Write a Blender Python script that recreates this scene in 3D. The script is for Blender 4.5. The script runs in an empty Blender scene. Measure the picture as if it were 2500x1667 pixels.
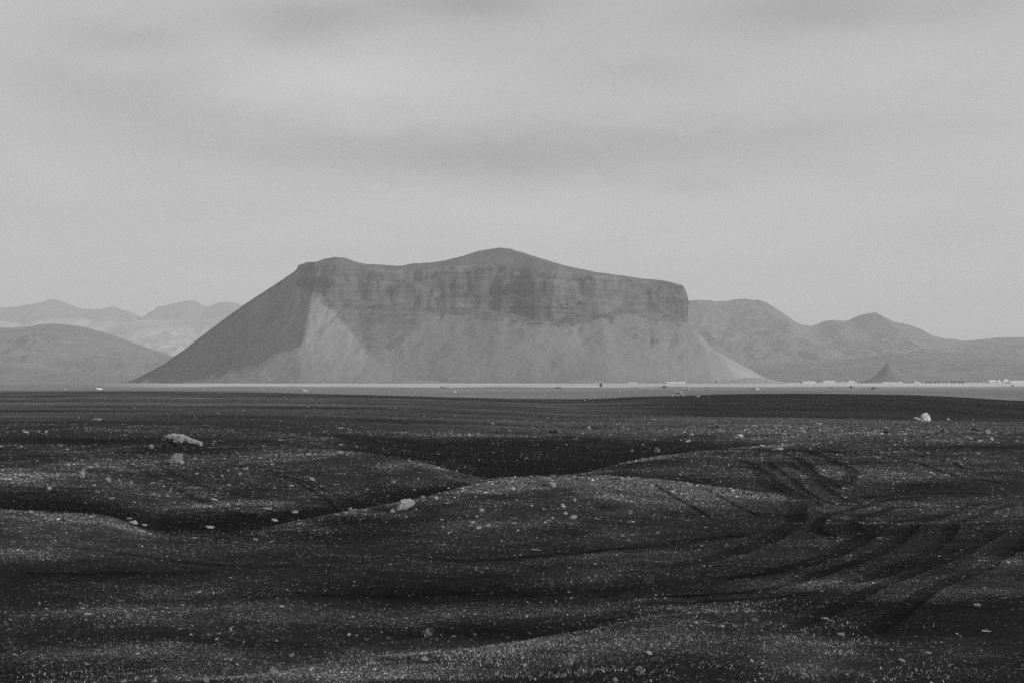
import bpy, math, random
import numpy as np
R = math.radians
rng = np.random.default_rng(11)
random.seed(5)
S = bpy.context.scene
C = S.collection

# ------------------------------------------------------------------ camera
EYE = 3.5                      # eye height over the general level of the sand, metres
F = 2500 * 50 / 36.0           # focal length in photo pixels (50 mm lens)
UC, VH = 1250.0, 929.0         # photo column straight ahead, photo row of the true horizon
cam = bpy.data.cameras.new('camera'); co = bpy.data.objects.new('camera', cam); C.objects.link(co)
cam.lens = 50; cam.sensor_width = 36; cam.sensor_fit = 'HORIZONTAL'
cam.shift_y = (VH - 833.5) / 2500.0
cam.clip_start = 0.1; cam.clip_end = 60000
co.location = (0, 0, EYE); co.rotation_euler = (R(90), 0, 0)
S.camera = co

# ------------------------------------------------------------------ light
SUN_EL, SUN_AZ = 19.0, 117.0    # azimuth clockwise from the view direction (+Y)
sd = bpy.data.lights.new('sun', 'SUN'); sd.energy = 4.6; sd.angle = R(2.0); sd.color = (1, 1, 1)
so = bpy.data.objects.new('sun', sd); C.objects.link(so)
so.rotation_euler = (R(90 - SUN_EL), 0, R(180 - SUN_AZ))
so.location = (60, 20, 60)
S.view_settings.view_transform = 'Standard'; S.view_settings.look = 'None'
S.view_settings.exposure = 0.0; S.view_settings.gamma = 1.0
S.view_settings.use_curve_mapping = False
S.cycles.volume_bounces = 1
S.cycles.max_bounces = 6
S.cycles.use_denoising = False

# ------------------------------------------------------------------ node helper
class NT:
    def __init__(self, tree): self.t = tree; self.n = tree.nodes; self.l = tree.links
    def node(self, typ, **kw):
        nd = self.n.new(typ)
        for k, v in kw.items(): setattr(nd, k, v)
        return nd
    def put(self, sock, v):
        if isinstance(v, bpy.types.NodeSocket): self.l.new(v, sock)
        elif v is not None: sock.default_value = v
    def m(self, op, a, b=None, c=None, clamp=False):
        nd = self.node('ShaderNodeMath', operation=op, use_clamp=clamp)
        self.put(nd.inputs[0], a)
        if b is not None: self.put(nd.inputs[1], b)
        if c is not None: self.put(nd.inputs[2], c)
        return nd.outputs[0]
    def mapr(self, v, a, b, c, d, smooth=False):
        nd = self.node('ShaderNodeMapRange')
        if smooth: nd.interpolation_type = 'SMOOTHSTEP'
        self.put(nd.inputs[0], v)
        for i, x in enumerate((a, b, c, d)): self.put(nd.inputs[1 + i], x)
        return nd.outputs[0]
    def noise(self, vec, scale, detail=4, rough=.55, dist=0):
        nd = self.node('ShaderNodeTexNoise')
        self.put(nd.inputs['Vector'], vec); nd.inputs['Scale'].default_value = scale
        nd.inputs['Detail'].default_value = detail; nd.inputs['Roughness'].default_value = rough
        nd.inputs['Distortion'].default_value = dist
        return nd.outputs[0]
    def mapping(self, vec, sc=(1, 1, 1), loc=(0, 0, 0), rot=(0, 0, 0)):
        nd = self.node('ShaderNodeMapping'); self.put(nd.inputs[0], vec)
        nd.inputs['Scale'].default_value = sc; nd.inputs['Location'].default_value = loc
        nd.inputs['Rotation'].default_value = rot
        return nd.outputs[0]

# ------------------------------------------------------------------ sky: an even cloud cover
W = bpy.data.worlds.new('World'); S.world = W; W.use_nodes = True
w = NT(W.node_tree); w.n.clear()
wo = w.node('ShaderNodeOutputWorld'); bg = w.node('ShaderNodeBackground'); w.l.new(bg.outputs[0], wo.inputs[0])
sky = w.node('ShaderNodeTexSky', sky_type='NISHITA', sun_disc=False)
sky.sun_elevation = R(SUN_EL); sky.sun_rotation = R(SUN_AZ)
bw = w.node('ShaderNodeRGBToBW'); w.l.new(sky.outputs[0], bw.inputs[0])
tc = w.node('ShaderNodeTexCoord')
sx = w.node('ShaderNodeSeparateXYZ'); w.l.new(tc.outputs['Generated'], sx.inputs[0])
X, Y, Z = sx.outputs
inv = w.m('DIVIDE', 1.0, w.m('ADD', w.m('MAXIMUM', Z, 0.0), 0.22))
cx = w.node('ShaderNodeCombineXYZ')
w.put(cx.inputs[0], w.m('MULTIPLY', X, inv)); w.put(cx.inputs[1], w.m('MULTIPLY', Y, inv))
lay = cx.outputs[0]                                    # a flat layer of cloud overhead
n1 = w.noise(w.mapping(lay, (1.5, 1.7, 1), (3.1, .7, 0), (0, 0, R(6))), 1.6, 4, .5, .15)
n2 = w.noise(w.mapping(lay, (1.0, 1.2, 1), (9.3, 4.7, 0)), .9, 3, .5, .3)
n3 = w.noise(w.mapping(lay, (1.6, 2.0, 1), (1.3, 2.2, 0), (0, 0, R(12))), 5.0, 5, .6, .5)
cl = w.m('ADD', w.m('MULTIPLY', w.m('SUBTRACT', n1, .5), .24), w.m('MULTIPLY', w.m('SUBTRACT', n2, .5), .25))
cl = w.m('ADD', cl, w.m('MULTIPLY', w.m('SUBTRACT', n3, .5), .06))
# the heavier banks of cloud, each at its compass bearing and height over the horizon
az = w.m('ARCTAN2', X, Y); el = w.m('ARCSINE', Z)
wob = w.m('MULTIPLY', w.m('SUBTRACT', n1, .5), .10); wob2 = w.m('MULTIPLY', w.m('SUBTRACT', n3, .5), .025)
def bank(a0, e0, wa, we, s, tilt=0.0):
    global cl
    da = w.m('ADD', w.m('SUBTRACT', az, R(a0)), wob)
    de = w.m('ADD', w.m('SUBTRACT', el, R(e0)), w.m('ADD', w.m('MULTIPLY', da, tilt), wob2))
    q = w.m('ADD', w.m('POWER', w.m('DIVIDE', w.m('ABSOLUTE', da), R(wa)), 2.0), w.m('POWER', w.m('DIVIDE', w.m('ABSOLUTE', de), R(we)), 2.0))
    cl = w.m('ADD', cl, w.m('MULTIPLY', w.m('EXPONENT', w.m('MULTIPLY', q, -1.0)), s * 1.85))
bank(-8.5, 14.0, 3.0, .8, -.12)
bank(-2.5, 14.9, 3.6, .8, -.14)
bank(-15.5, 13.2, 2.4, .7, -.09)
bank(13, 14.3, 6, 1.1, -.15)
bank(-3, 8.9, 11, .95, -.13, .03)
bank(-15, 10.9, 5, 1.2, -.11, .12)
bank(7, 9.6, 8, .9, -.09)
bank(5, 12.2, 2.2, .5, -.05)
bank(7.5, 7.7, 2.2, .4, -.05)
bank(18.5, 5.5, 4, .9, -.07)
bank(-16, 6.3, 6, .8, -.04)
bank(-6, 12.0, 6, .9, .07)
bank(-2, 6.6, 14, 1.2, .05)
bank(19, 12, 6, 1.5, .03)
cover = w.m('MULTIPLY', w.m('ADD', 1.0, cl), 5.74)
cover = w.m('MULTIPLY', cover, w.mapr(Z, 0.0, 0.28, 1.02, 0.98))
mixv = w.m('ADD', w.m('MULTIPLY', bw.outputs[0], .06), w.m('MULTIPLY', cover, .94))
cc = w.node('ShaderNodeCombineColor')
for i in range(3): w.put(cc.inputs[i], mixv)
w.l.new(cc.outputs[0], bg.inputs[0]); bg.inputs[1].default_value = 0.095

# ------------------------------------------------------------------ numpy noise
def _h(i, j, k, s):
    n = (i.astype(np.int64) * 374761393 + j.astype(np.int64) * 668265263 + k.astype(np.int64) * 2147483647 + s * 974634777) & 0xffffffff
    n = ((n ^ (n >> 13)) * 1274126177) & 0xffffffff
    n = ((n ^ (n >> 16)) * 2246822519) & 0xffffffff
    return ((n ^ (n >> 15)) & 0xffffff) / float(0xffffff)
def vn(x, y, z=None, s=0):
    x = np.asarray(x, float); y = np.asarray(y, float)
    if z is None:
        i, j = np.floor(x), np.floor(y); fx, fy = x - i, y - j
        fx = fx * fx * fx * (fx * (fx * 6 - 15) + 10); fy = fy * fy * fy * (fy * (fy * 6 - 15) + 10)
        k = np.zeros_like(i)
        a, b, c, d = _h(i, j, k, s), _h(i + 1, j, k, s), _h(i, j + 1, k, s), _h(i + 1, j + 1, k, s)
        return ((a + (b - a) * fx) * (1 - fy) + (c + (d - c) * fx) * fy) * 2 - 1
    z = np.asarray(z, float); k = np.floor(z); fz = z - k; fz = fz * fz * (3 - 2 * fz)
    i, j = np.floor(x), np.floor(y); fx, fy = x - i, y - j
    fx = fx * fx * (3 - 2 * fx); fy = fy * fy * (3 - 2 * fy)
    r = []
    for kk in (k, k + 1):
        a, b, c, d = _h(i, j, kk, s), _h(i + 1, j, kk, s), _h(i, j + 1, kk, s), _h(i + 1, j + 1, kk, s)
        r.append((a + (b - a) * fx) * (1 - fy) + (c + (d - c) * fx) * fy)
    return (r[0] + (r[1] - r[0]) * fz) * 2 - 1
def fbm(x, y, z=None, oct=4, s=0, gain=.5, lac=2.03):
    t = 0; a = 1; n = 0
    for o in range(oct):
        t = t + a * vn(x, y, z, s + o * 17); n += a; a *= gain
        c, d = .8, .6                                   # turn each octave so no lattice shows
        x, y = (x * c - y * d) * lac + 5.3, (x * d + y * c) * lac - 2.1
        if z is not None: z = z * lac
    return t / n
def ridged(x, y, z=None, oct=4, s=0):
    t = 0; a = 1; n = 0
    for o in range(oct):
        t = t + a * (1 - np.abs(vn(x, y, z, s + o * 13))); n += a; a *= .5
        c, d = .8, .6
        x, y = (x * c - y * d) * 2.1 + 1.7, (x * d + y * c) * 2.1 + 9.1
        if z is not None: z = z * 2.1
    return t / n
def sm(x, a, b):
    t = np.clip((x - a) / (b - a), 0, 1); return t * t * (3 - 2 * t)
def smin(a, b, k):
    h = np.clip(.5 + .5 * (b - a) / k, 0, 1); return b + (a - b) * h - k * h * (1 - h)
def pchip(xk, yk, x):
    xk = np.asarray(xk, float); yk = np.asarray(yk, float)
    h = np.diff(xk); dl = np.diff(yk) / h; m = np.zeros_like(yk)
    for i in range(1, len(xk) - 1):
        if dl[i - 1] * dl[i] > 0:
            w1, w2 = 2 * h[i] + h[i - 1], h[i] + 2 * h[i - 1]
            m[i] = (w1 + w2) / (w1 / dl[i - 1] + w2 / dl[i])
    m[0], m[-1] = dl[0], dl[-1]
    x = np.clip(x, xk[0], xk[-1]); i = np.clip(np.searchsorted(xk, x) - 1, 0, len(h) - 1)
    t = (x - xk[i]) / h[i]
    return ((2*t**3 - 3*t**2 + 1) * yk[i] + (t**3 - 2*t**2 + t) * h[i] * m[i] + (-2*t**3 + 3*t**2) * yk[i+1] + (t**3 - t**2) * h[i] * m[i+1])

# ------------------------------------------------------------------ mesh helpers
def mesh_np(name, V, faces, mat=None, smooth=True, parent=None, attrs=None):
    """faces: (n,3) or (n,4) int array"""
    me = bpy.data.meshes.new(name); V = np.asarray(V, np.float32); faces = np.asarray(faces, np.int32)
    n, k = faces.shape
    me.vertices.add(len(V)); me.vertices.foreach_set('co', V.ravel())
    me.loops.add(n * k); me.loops.foreach_set('vertex_index', faces.ravel())
    me.polygons.add(n); me.polygons.foreach_set('loop_start', np.arange(0, n * k, k, dtype=np.int32))
    me.update(calc_edges=True)
    me.polygons.foreach_set('use_smooth', np.full(n, smooth))
    for an, av in (attrs or {}).items():
        at = me.attributes.new(an, 'FLOAT', 'POINT'); at.data.foreach_set('value', np.asarray(av, np.float32))
    o = bpy.data.objects.new(name, me); C.objects.link(o)
    if mat: me.materials.append(mat)
    if parent: o.parent = parent
    return o
def grid_faces(nr, nc, wrap=False):
    r = np.arange(nr - 1)[:, None]; c = np.arange(nc if wrap else nc - 1)[None, :]; c2 = (c + 1) % nc
    return np.stack([r * nc + c, r * nc + c2, (r + 1) * nc + c2, (r + 1) * nc + c], -1).reshape(-1, 4)
def tag(o, label=None, cat=None, group=None, kind=None):
    if label: o['label'] = label
    if cat: o['category'] = cat
    if group: o['group'] = group
    if kind: o['kind'] = kind
    return o
def px(u, v, d):                                        # photo pixel at depth d -> point
    return ((u - UC) / F * d, d, EYE - (v - VH) / F * d)

# ------------------------------------------------------------------ materials
def new_mat(name, rough=.95, spec=.15):
    m = bpy.data.materials.new(name); m.use_nodes = True; t = NT(m.node_tree)
    b = t.n['Principled BSDF']; b.inputs['Roughness'].default_value = rough
    b.inputs['Specular IOR Level'].default_value = spec
    return m, t, b
def set_grey(t, b, v):
    c = t.node('ShaderNodeCombineColor')
    for i in range(3): t.put(c.inputs[i], v)
    t.l.new(c.outputs[0], b.inputs['Base Color'])
def attr(t, n):
    a = t.node('ShaderNodeAttribute'); a.attribute_name = n; return a.outputs['Fac']
def pos(t): return t.node('ShaderNodeNewGeometry').outputs['Position']
def bump(t, b, h, dist, strength=1.0):
    n = t.node('ShaderNodeBump'); t.put(n.inputs['Height'], h); n.inputs['Distance'].default_value = dist
    n.inputs['Strength'].default_value = strength; t.l.new(n.outputs[0], b.inputs['Normal'])

# black sand with small pale grit
M_SAND, t, b = new_mat('black_sand', 1.0, .02)
P = pos(t); tone = attr(t, 'tone'); peb = attr(t, 'grit')
f1 = t.noise(P, 3.0, 6, .6); f2 = t.noise(P, 45.0, 3, .7); f3 = t.noise(P, 17.0, 4, .65)
base = t.m('MULTIPLY', tone, t.mapr(f1, .3, .7, .72, 1.28))
base = t.m('MULTIPLY', base, t.mapr(f2, .28, .72, .25, 1.75))
base = t.m('MULTIPLY', base, t.mapr(f3, .32, .68, .55, 1.45))
vo = t.node('ShaderNodeTexVoronoi', feature='F1'); t.put(vo.inputs['Vector'], P); vo.inputs['Scale'].default_value = 11.0
vb = t.node('ShaderNodeRGBToBW'); t.l.new(vo.outputs['Color'], vb.inputs[0])
sp = t.m('MULTIPLY', t.m('LESS_THAN', vo.outputs['Distance'], t.mapr(vb.outputs[0], .2, .8, .05, .33)), t.m('GREATER_THAN', t.m('ADD', vb.outputs[0], t.m('MULTIPLY', t.m('SUBTRACT', f1, .5), .8)), t.m('SUBTRACT', .86, t.m('MULTIPLY', peb, .34))))
base = t.m('ADD', base, t.m('MULTIPLY', sp, t.mapr(f3, .3, .7, .04, .16)))
set_grey(t, b, base)
bump(t, b, t.m('ADD', t.m('ADD', t.m('MULTIPLY', f3, .6), t.m('MULTIPLY', f2, .3)), t.m('MULTIPLY', sp, .4)), .05, .9)

# ------------------------------------------------------------------ ground heights
# columns of the fan (photo column), and for each fold of the land its depth (m) and the row it reaches
U = [0, 250, 400, 600, 800, 1000, 1200, 1400, 1600, 1900, 2200, 2500]
K = []
def kd(ds, vs):
    ds = [ds] * 12 if np.isscalar(ds) else ds; vs = [vs] * 12 if np.isscalar(vs) else vs
    K.append([(d, EYE - (v - VH) / F * d) for d, v in zip(ds, vs)])
def kz(d, z): K.append([(d, z)] * 12)
kz(.5, 1.85); kz(3, 1.75); kz(8, .75)
kd([15, 15, 15, 15.5, 17, 17.5, 18, 19, 20, 21, 22, 22], [1695, 1690, 1680, 1662, 1625, 1603, 1582, 1548, 1512, 1500, 1478, 1470])
kd([17, 17, 17, 18, 19, 19.5, 20.3, 21.2, 22, 23, 24, 24], [1645, 1645, 1642, 1650, 1622, 1604, 1587, 1553, 1500, 1475, 1450, 1445])
kd([24.5, 24.5, 24.5, 24.5, 24.5, 25, 25, 26, 26, 26.5, 27, 27], [1470, 1470, 1470, 1470, 1480, 1485, 1480, 1455, 1440, 1420, 1405, 1400])
kd([31, 31, 33, 34, 34, 33, 32, 32, 33, 34, 35, 35], [1340, 1342, 1326, 1318, 1325, 1345, 1362, 1355, 1335, 1320, 1305, 1300])
kd([37, 37, 37.5, 38, 40, 44, 48, 50, 52, 52, 50, 48], [1250, 1264, 1306, 1299, 1264, 1222, 1177, 1165, 1172, 1208, 1228, 1238])
kd([41.5, 41, 41, 42, 45, 51, 56, 58, 59, 60, 60, 60], [1240, 1258, 1292, 1287, 1266, 1229, 1187, 1174, 1166, 1160, 1160, 1160])
kd([76, 76, 75, 74, 70, 66, 62, 70, 79, 88, 90, 90], [1089, 1089, 1090, 1090, 1097, 1124, 1174, 1157, 1113, 1085, 1080, 1078])
kd([84, 84, 83, 82, 79, 74, 71, 79, 88, 96, 100, 100], [1088, 1088, 1090, 1092, 1106, 1148, 1186, 1168, 1124, 1086, 1070, 1068])
kd([100, 100, 101, 104, 105, 109, 112, 115, 118, 120, 125, 125], [1052, 1052, 1052, 1050, 1052, 1057, 1057, 1057, 1060, 1056, 1050, 1050])
kd([160, 160, 160, 160, 160, 160, 162, 160, 160, 165, 165, 165], [1004, 1004, 1004, 1004, 1006, 1008, 1014, 1024, 1021, 1021, 1026, 1030])
kd([220, 220, 220, 220, 220, 220, 220, 215, 215, 220, 220, 220], [984, 984, 984, 984, 986, 988, 994, 1006, 1010, 1023, 1031, 1035])
kd([420, 420, 420, 420, 420, 400, 380, 370, 350, 340, 340, 350], [956, 956, 956, 957, 961, 966, 972, 974, 968, 962, 963, 978])
kd([520, 520, 520, 520, 520, 500, 480, 460, 450, 440, 440, 450], [954, 954, 954, 955, 961, 968, 975, 977, 972, 967, 967, 979])
kd(1000, 945); kd(1700, [939.5] * 2 + [938.5] * 10); kd(3000, 934.5); kz(30000, -1.3)
K = np.array(K)                                          # knot, column, (d, z)
UG = np.linspace(-250, 2750, 751); LG = np.linspace(math.log(.5), math.log(30000), 2600)
kl = np.array([[pchip(U, np.log(K[i, :, 0]), np.clip(UG, 0, 2500))] for i in range(len(K))])[:, 0]
kzv = np.array([[pchip(U, K[i, :, 1], np.clip(UG, 0, 2500))] for i in range(len(K))])[:, 0]
TZ = np.empty((len(UG), len(LG)))
for j in range(len(UG)): TZ[j] = pchip(kl[:, j], kzv[:, j], LG)
# round the creases where folds cross
for _ in range(3): TZ[:, 1:-1] = .25 * TZ[:, :-2] + .5 * TZ[:, 1:-1] + .25 * TZ[:, 2:]
for _ in range(14): TZ[1:-1] = .25 * TZ[:-2] + .5 * TZ[1:-1] + .25 * TZ[2:]
CUT = math.atan(1500 / F)
def fan(x, y):
    th = np.arctan2(x, y); tc_ = np.clip(th, -CUT, CUT); r = np.hypot(x, y)
    d = r * np.cos(tc_); return UC + F * np.tan(tc_), np.maximum(d, .5), r, th
def lut(T, u, d):
    a = np.clip((u - UG[0]) / (UG[1] - UG[0]), 0, len(UG) - 1.001); q = np.clip((np.log(d) - LG[0]) / (LG[1] - LG[0]), 0, len(LG) - 1.001)
    i, j = a.astype(int), q.astype(int); fa, fq = a - i, q - j
    return (T[i, j] * (1 - fa) + T[i + 1, j] * fa) * (1 - fq) + (T[i, j + 1] * (1 - fa) + T[i + 1, j + 1] * fa) * fq
def base_z(x, y):
    u, d, r, th = fan(x, y); z = lut(TZ, u, d)
    z = z + .07 * fbm(x / 3.1, y / 3.1, oct=3, s=3) * sm(r, 4, 14) * (1 - .6 * sm(r, 60, 200))
    z = z + .10 * fbm(x / 11., y / 9., oct=3, s=9) * sm(r, 10, 40)
    z = z + .012 * fbm(x / .5, y / .45, oct=2, s=21) * (1 - sm(r, 40, 90))
    z = z + .35 * fbm(x / 60., y / 40., oct=3, s=14) * sm(r, 120, 380) * (1 - sm(r, 900, 1800))
    side = sm(np.abs(th), CUT, CUT + .5)                 # away from the fan the land just rolls
    return z + side * (.5 * fbm(x / 14., y / 14., oct=3, s=31)) * sm(r, 4, 20)
def hit(u, v, dmin=5.0):
    """first ground point seen at photo pixel (u, v)"""
    d = np.exp(np.linspace(math.log(dmin), math.log(3400), 4000)); x = (u - UC) / F * d
    vv = VH + (EYE - base_z(x, d)) / d * F
    k = np.argmax(vv <= v)
    if vv[k] > v: k = len(d) - 1
    return x[k], d[k]

# ------------------------------------------------------------------ wheel tracks (rows in the photo -> places on the sand)
TRK = [
 (.34, [(1792,1115),(1830,1132),(1856,1150),(1866,1176),(1904,1198),(1941,1219),(1948,1245),(1930,1283),(1860,1325),(1700,1372),(1500,1400)]),
 (.30, [(1815,1122),(1872,1155),(1882,1172),(1918,1190),(1968,1216),(2010,1240)]),
 (.42, [(1882,1118),(1935,1150),(1994,1198),(2047,1224),(2090,1229),(2153,1215),(2313,1208),(2500,1213)]),
 (.16, [(1990,1092),(2060,1106),(2160,1112),(2240,1130),(2330,1162),(2430,1176),(2500,1180)]), (.16, [(2010,1086),(2100,1098),(2190,1103),(2290,1122),(2380,1148),(2500,1162)]),
 (.5, [(2500,1226),(2400,1238),(2310,1270),(2250,1320),(2150,1372),(2020,1418),(1900,1446),(1700,1462),(1500,1470)]),
 (.42, [(2500,1290),(2440,1330),(2350,1378),(2250,1418),(2180,1450),(2100,1500),(2000,1560)]),
 (.4, [(2250,1232),(2140,1238),(2056,1262),(2040,1288),(2090,1312)]),
 (.3, [(2330,1250),(2180,1275),(2130,1300),(2050,1345),(1900,1390),(1700,1420)]),
 (.3, [(2380,1310),(2300,1350),(2200,1390),(2100,1415),(1980,1440)]),
 (.14, [(1590,1176),(1638,1208),(1696,1240),(1730,1262)]),
 (.12, [(1712,1187),(1760,1213),(1824,1245),(1850,1262)]),
 (.13, [(280,1113),(446,1123),(585,1139),(691,1166),(797,1219),(850,1252)]),
 (.13, [(627,1139),(707,1166),(797,1198),(903,1235)]),
 (.12, [(0,1097),(213,1100),(478,1118),(700,1150)]),
 (.2, [(372,1134),(478,1182),(585,1208),(650,1216)]),
 (.25, [(300,1128),(430,1195),(560,1250),(700,1272)]),
 (.16, [(0,1330),(186,1337),(425,1369),(611,1382),(900,1388)]),
 (.3, [(0,1402),(370,1402),(520,1394)]),
 (.3, [(700,1448),(850,1455),(1050,1452),(1300,1448)]),
 (.3, [(1000,1362),(1150,1368),(1330,1355),(1600,1330),(1900,1290)]),
 (.35, [(900,1028),(970,1030),(1010,1038)]),
 (.4, [(2300,1000),(2400,1014),(2500,1020)]), (.4, [(2330,996),(2430,1008),(2500,1014)]),
 (.3, [(1960,1096),(2040,1130),(2080,1150),(2060,1190)]),
 (.3, [(1905,1108),(1960,1128),(1990,1160),(2060,1200)]),
]
def spline(p, n=14):
    p = np.array(p, float); q = np.vstack([2 * p[0] - p[1], p, 2 * p[-1] - p[-2]]); out = []
    for i in range(1, len(q) - 2):
        for s in np.linspace(0, 1, n, endpoint=False):
            out.append(.5 * (2*q[i] + (q[i+1] - q[i-1]) * s + (2*q[i-1] - 5*q[i] + 4*q[i+1] - q[i+2]) * s*s + (-q[i-1] + 3*q[i] - 3*q[i+1] + q[i+2]) * s**3))
    out.append(p[-1]); return np.array(out)
TRACKS = []
for wd, pts in TRK:
    g = spline(np.array([hit(u, v) for u, v in pts]))
    if wd < .4: TRACKS.append((wd, g)); continue
    tg = np.gradient(g, axis=0); nn = np.stack([-tg[:, 1], tg[:, 0]], -1) / (np.linalg.norm(tg, axis=1)[:, None] + 1e-9)
    TRACKS.append((.2, g + nn * .5)); TRACKS.append((.2, g - nn * .5))     # a pair of ruts
def track_amount(x, y):
    m = np.zeros_like(x); rut = np.zeros_like(x)
    for wd, pl in TRACKS:
        far = pl[:, 1].mean(); wd = wd * (1 if far < 120 else far / 90.)
        R0 = wd * 2.2
        idx = np.nonzero((x > pl[:, 0].min() - R0) & (x < pl[:, 0].max() + R0) & (y > pl[:, 1].min() - R0) & (y < pl[:, 1].max() + R0))[0]
        if not len(idx): continue
        xx, yy = x[idx], y[idx]; best = np.full(len(idx), 1e9); along = np.zeros(len(idx))
        for k in range(len(pl) - 1):
            ax, ay = pl[k]; bx, by = pl[k + 1]; dx, dy = bx - ax, by - ay; L2 = dx*dx + dy*dy + 1e-9
            tt = np.clip(((xx - ax) * dx + (yy - ay) * dy) / L2, 0, 1)
            dd = np.hypot(xx - ax - tt * dx, yy - ay - tt * dy); c = dd < best; best[c] = dd[c]; along[c] = (k + tt[c]) / (len(pl) - 1)
        fade = sm(along, 0, .08) * (1 - sm(along, .9, 1))
        q = best / (wd * (1 + .22 * fbm(xx / 1.1, yy / 1.1, oct=2, s=77)))
        wear = .85 + .3 * fbm(xx / 1.7, yy / 1.7, oct=2, s=78)
        m[idx] = np.maximum(m[idx], (1 - sm(q, .75, 1.08)) * fade * wear * (.6 if pl[:, 0].mean() < 0 else 1))
        rut[idx] = np.maximum(rut[idx], fade * ((1 - sm(q, .2, .9)) - .5 * np.exp(-((q - 1.3) / .3) ** 2)))
    return m, rut

# where fine stones lie thick and where sunlit crests are painted as paler cover, per photo place: (u, v, half width, half height, amount)
COVER_LIT = [
 (850, 1112, 260, 12, .55), (1000, 1142, 190, 24, .8),
 (760, 1292, 90, 8, .6), (860, 1270, 80, 9, .8), (960, 1248, 80, 10, .9), (1060, 1222, 80, 12, 1.0), (1150, 1200, 80, 12, 1.0), (500, 1150, 450, 40, .4), (150, 1262, 210, 8, .55), (2150, 1150, 350, 60, .5), (2200, 1280, 350, 80, .3), (1500, 1225, 250, 30, 1.0),
 (1420, 1178, 270, 11, 1.35), (1640, 1190, 180, 10, 1.0), (950, 1122, 140, 10, .9), (1100, 1158, 90, 12, .9), (760, 1105, 160, 8, .5), (1000, 1150, 120, 14, .7),
 (1450, 1215, 260, 42, 1.0), (1650, 1205, 170, 22, .8), (1300, 1190, 120, 15, .8), (1250, 1270, 230, 40, .8), (1500, 1290, 200, 40, .45),
 (900, 1140, 250, 20, .5), (1050, 1170, 130, 22, .6), (700, 1125, 300, 18, .3), (150, 1130, 260, 30, .55), (60, 1160, 130, 25, .8),
 (420, 1190, 260, 35, .45), (620, 1240, 220, 28, .5), (700, 1200, 200, 20, .35), (950, 1230, 80, 14, .6), (120, 1290, 190, 22, .3), (80, 1345, 190, 18, .45),
 (350, 1430, 330, 18, .35), (1000, 1380, 200, 10, .45), (700, 1500, 700, 22, .5), (500, 1590, 500, 25, .35),
 (1300, 1490, 330, 16, .7), (1750, 1485, 220, 18, .6), (1250, 1590, 500, 40, 1.0), (900, 1640, 330, 20, 1.0), (1560, 1540, 160, 25, .9),
 (1980, 1590, 160, 55, .7), (1450, 1410, 200, 15, .6), (2020, 1425, 160, 16, .6), (1550, 1355, 260, 14, .3),
 (2350, 1335, 160, 26, .5), (2450, 1370, 90, 22, .5), (2040, 1260, 70, 28, .6), (2300, 1300, 120, 22, .4), (2330, 1455, 260, 12, .6),
 (2300, 1600, 220, 50, .35), (1900, 1130, 300, 26, .4), (2150, 1110, 300, 20, .35), (1700, 1140, 200, 16, .35), (2120, 1190, 160, 15, .4),
 (2000, 1050, 480, 22, .7), (1500, 1040, 300, 12, .35), (2350, 1075, 160, 16, .5), (1300, 1068, 360, 8, .6), (1350, 1108, 150, 14, .35), (350, 1050, 300, 6, .3),
]
CV = [(hit(u, v), hit(u - a, v), hit(u + a, v), hit(u, v - h_), hit(u, v + h_), s) for u, v, a, h_, s in COVER_LIT]
BARE_SHADE = [(560, 1302, 130, 15, 1), (720, 1303, 170, 14, .9), (850, 1272, 110, 12, .9), (960, 1243, 80, 8, .8), (420, 1300, 60, 14, .8), (180, 1236, 190, 14, .8), (60, 1205, 140, 12, .5),  # bare dark sand, and shade of slopes turned from the sun painted dark
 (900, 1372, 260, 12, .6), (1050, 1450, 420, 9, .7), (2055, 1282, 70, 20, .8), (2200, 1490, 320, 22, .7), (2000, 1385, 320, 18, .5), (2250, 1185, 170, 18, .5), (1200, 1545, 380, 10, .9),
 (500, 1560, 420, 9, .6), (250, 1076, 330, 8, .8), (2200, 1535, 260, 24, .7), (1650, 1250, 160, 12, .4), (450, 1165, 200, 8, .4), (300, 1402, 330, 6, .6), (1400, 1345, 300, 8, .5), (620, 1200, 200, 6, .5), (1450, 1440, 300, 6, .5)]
BV = [(hit(u, v), hit(u - a, v), hit(u + a, v), hit(u, v - h_), hit(u, v + h_), s) for u, v, a, h_, s in BARE_SHADE]
def patches(L, x, y):
    c = np.zeros_like(x)
    for (p, l, rr, f, n, s) in L:
        lat = (x / np.maximum(y, 1) - p[0] / p[1]) / (abs(rr[0] / rr[1] - l[0] / l[1]) / 2 + 1e-6)
        dep = np.log(np.maximum(y, 1) / p[1]); dep = dep / np.where(dep > 0, max(math.log(f[1] / p[1]), .04), max(math.log(p[1] / n[1]), .04))
        c = np.maximum(c, s * np.exp(-(lat ** 2 + dep ** 2) * .9))
    return np.where(y > 0, c, 0)
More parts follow.
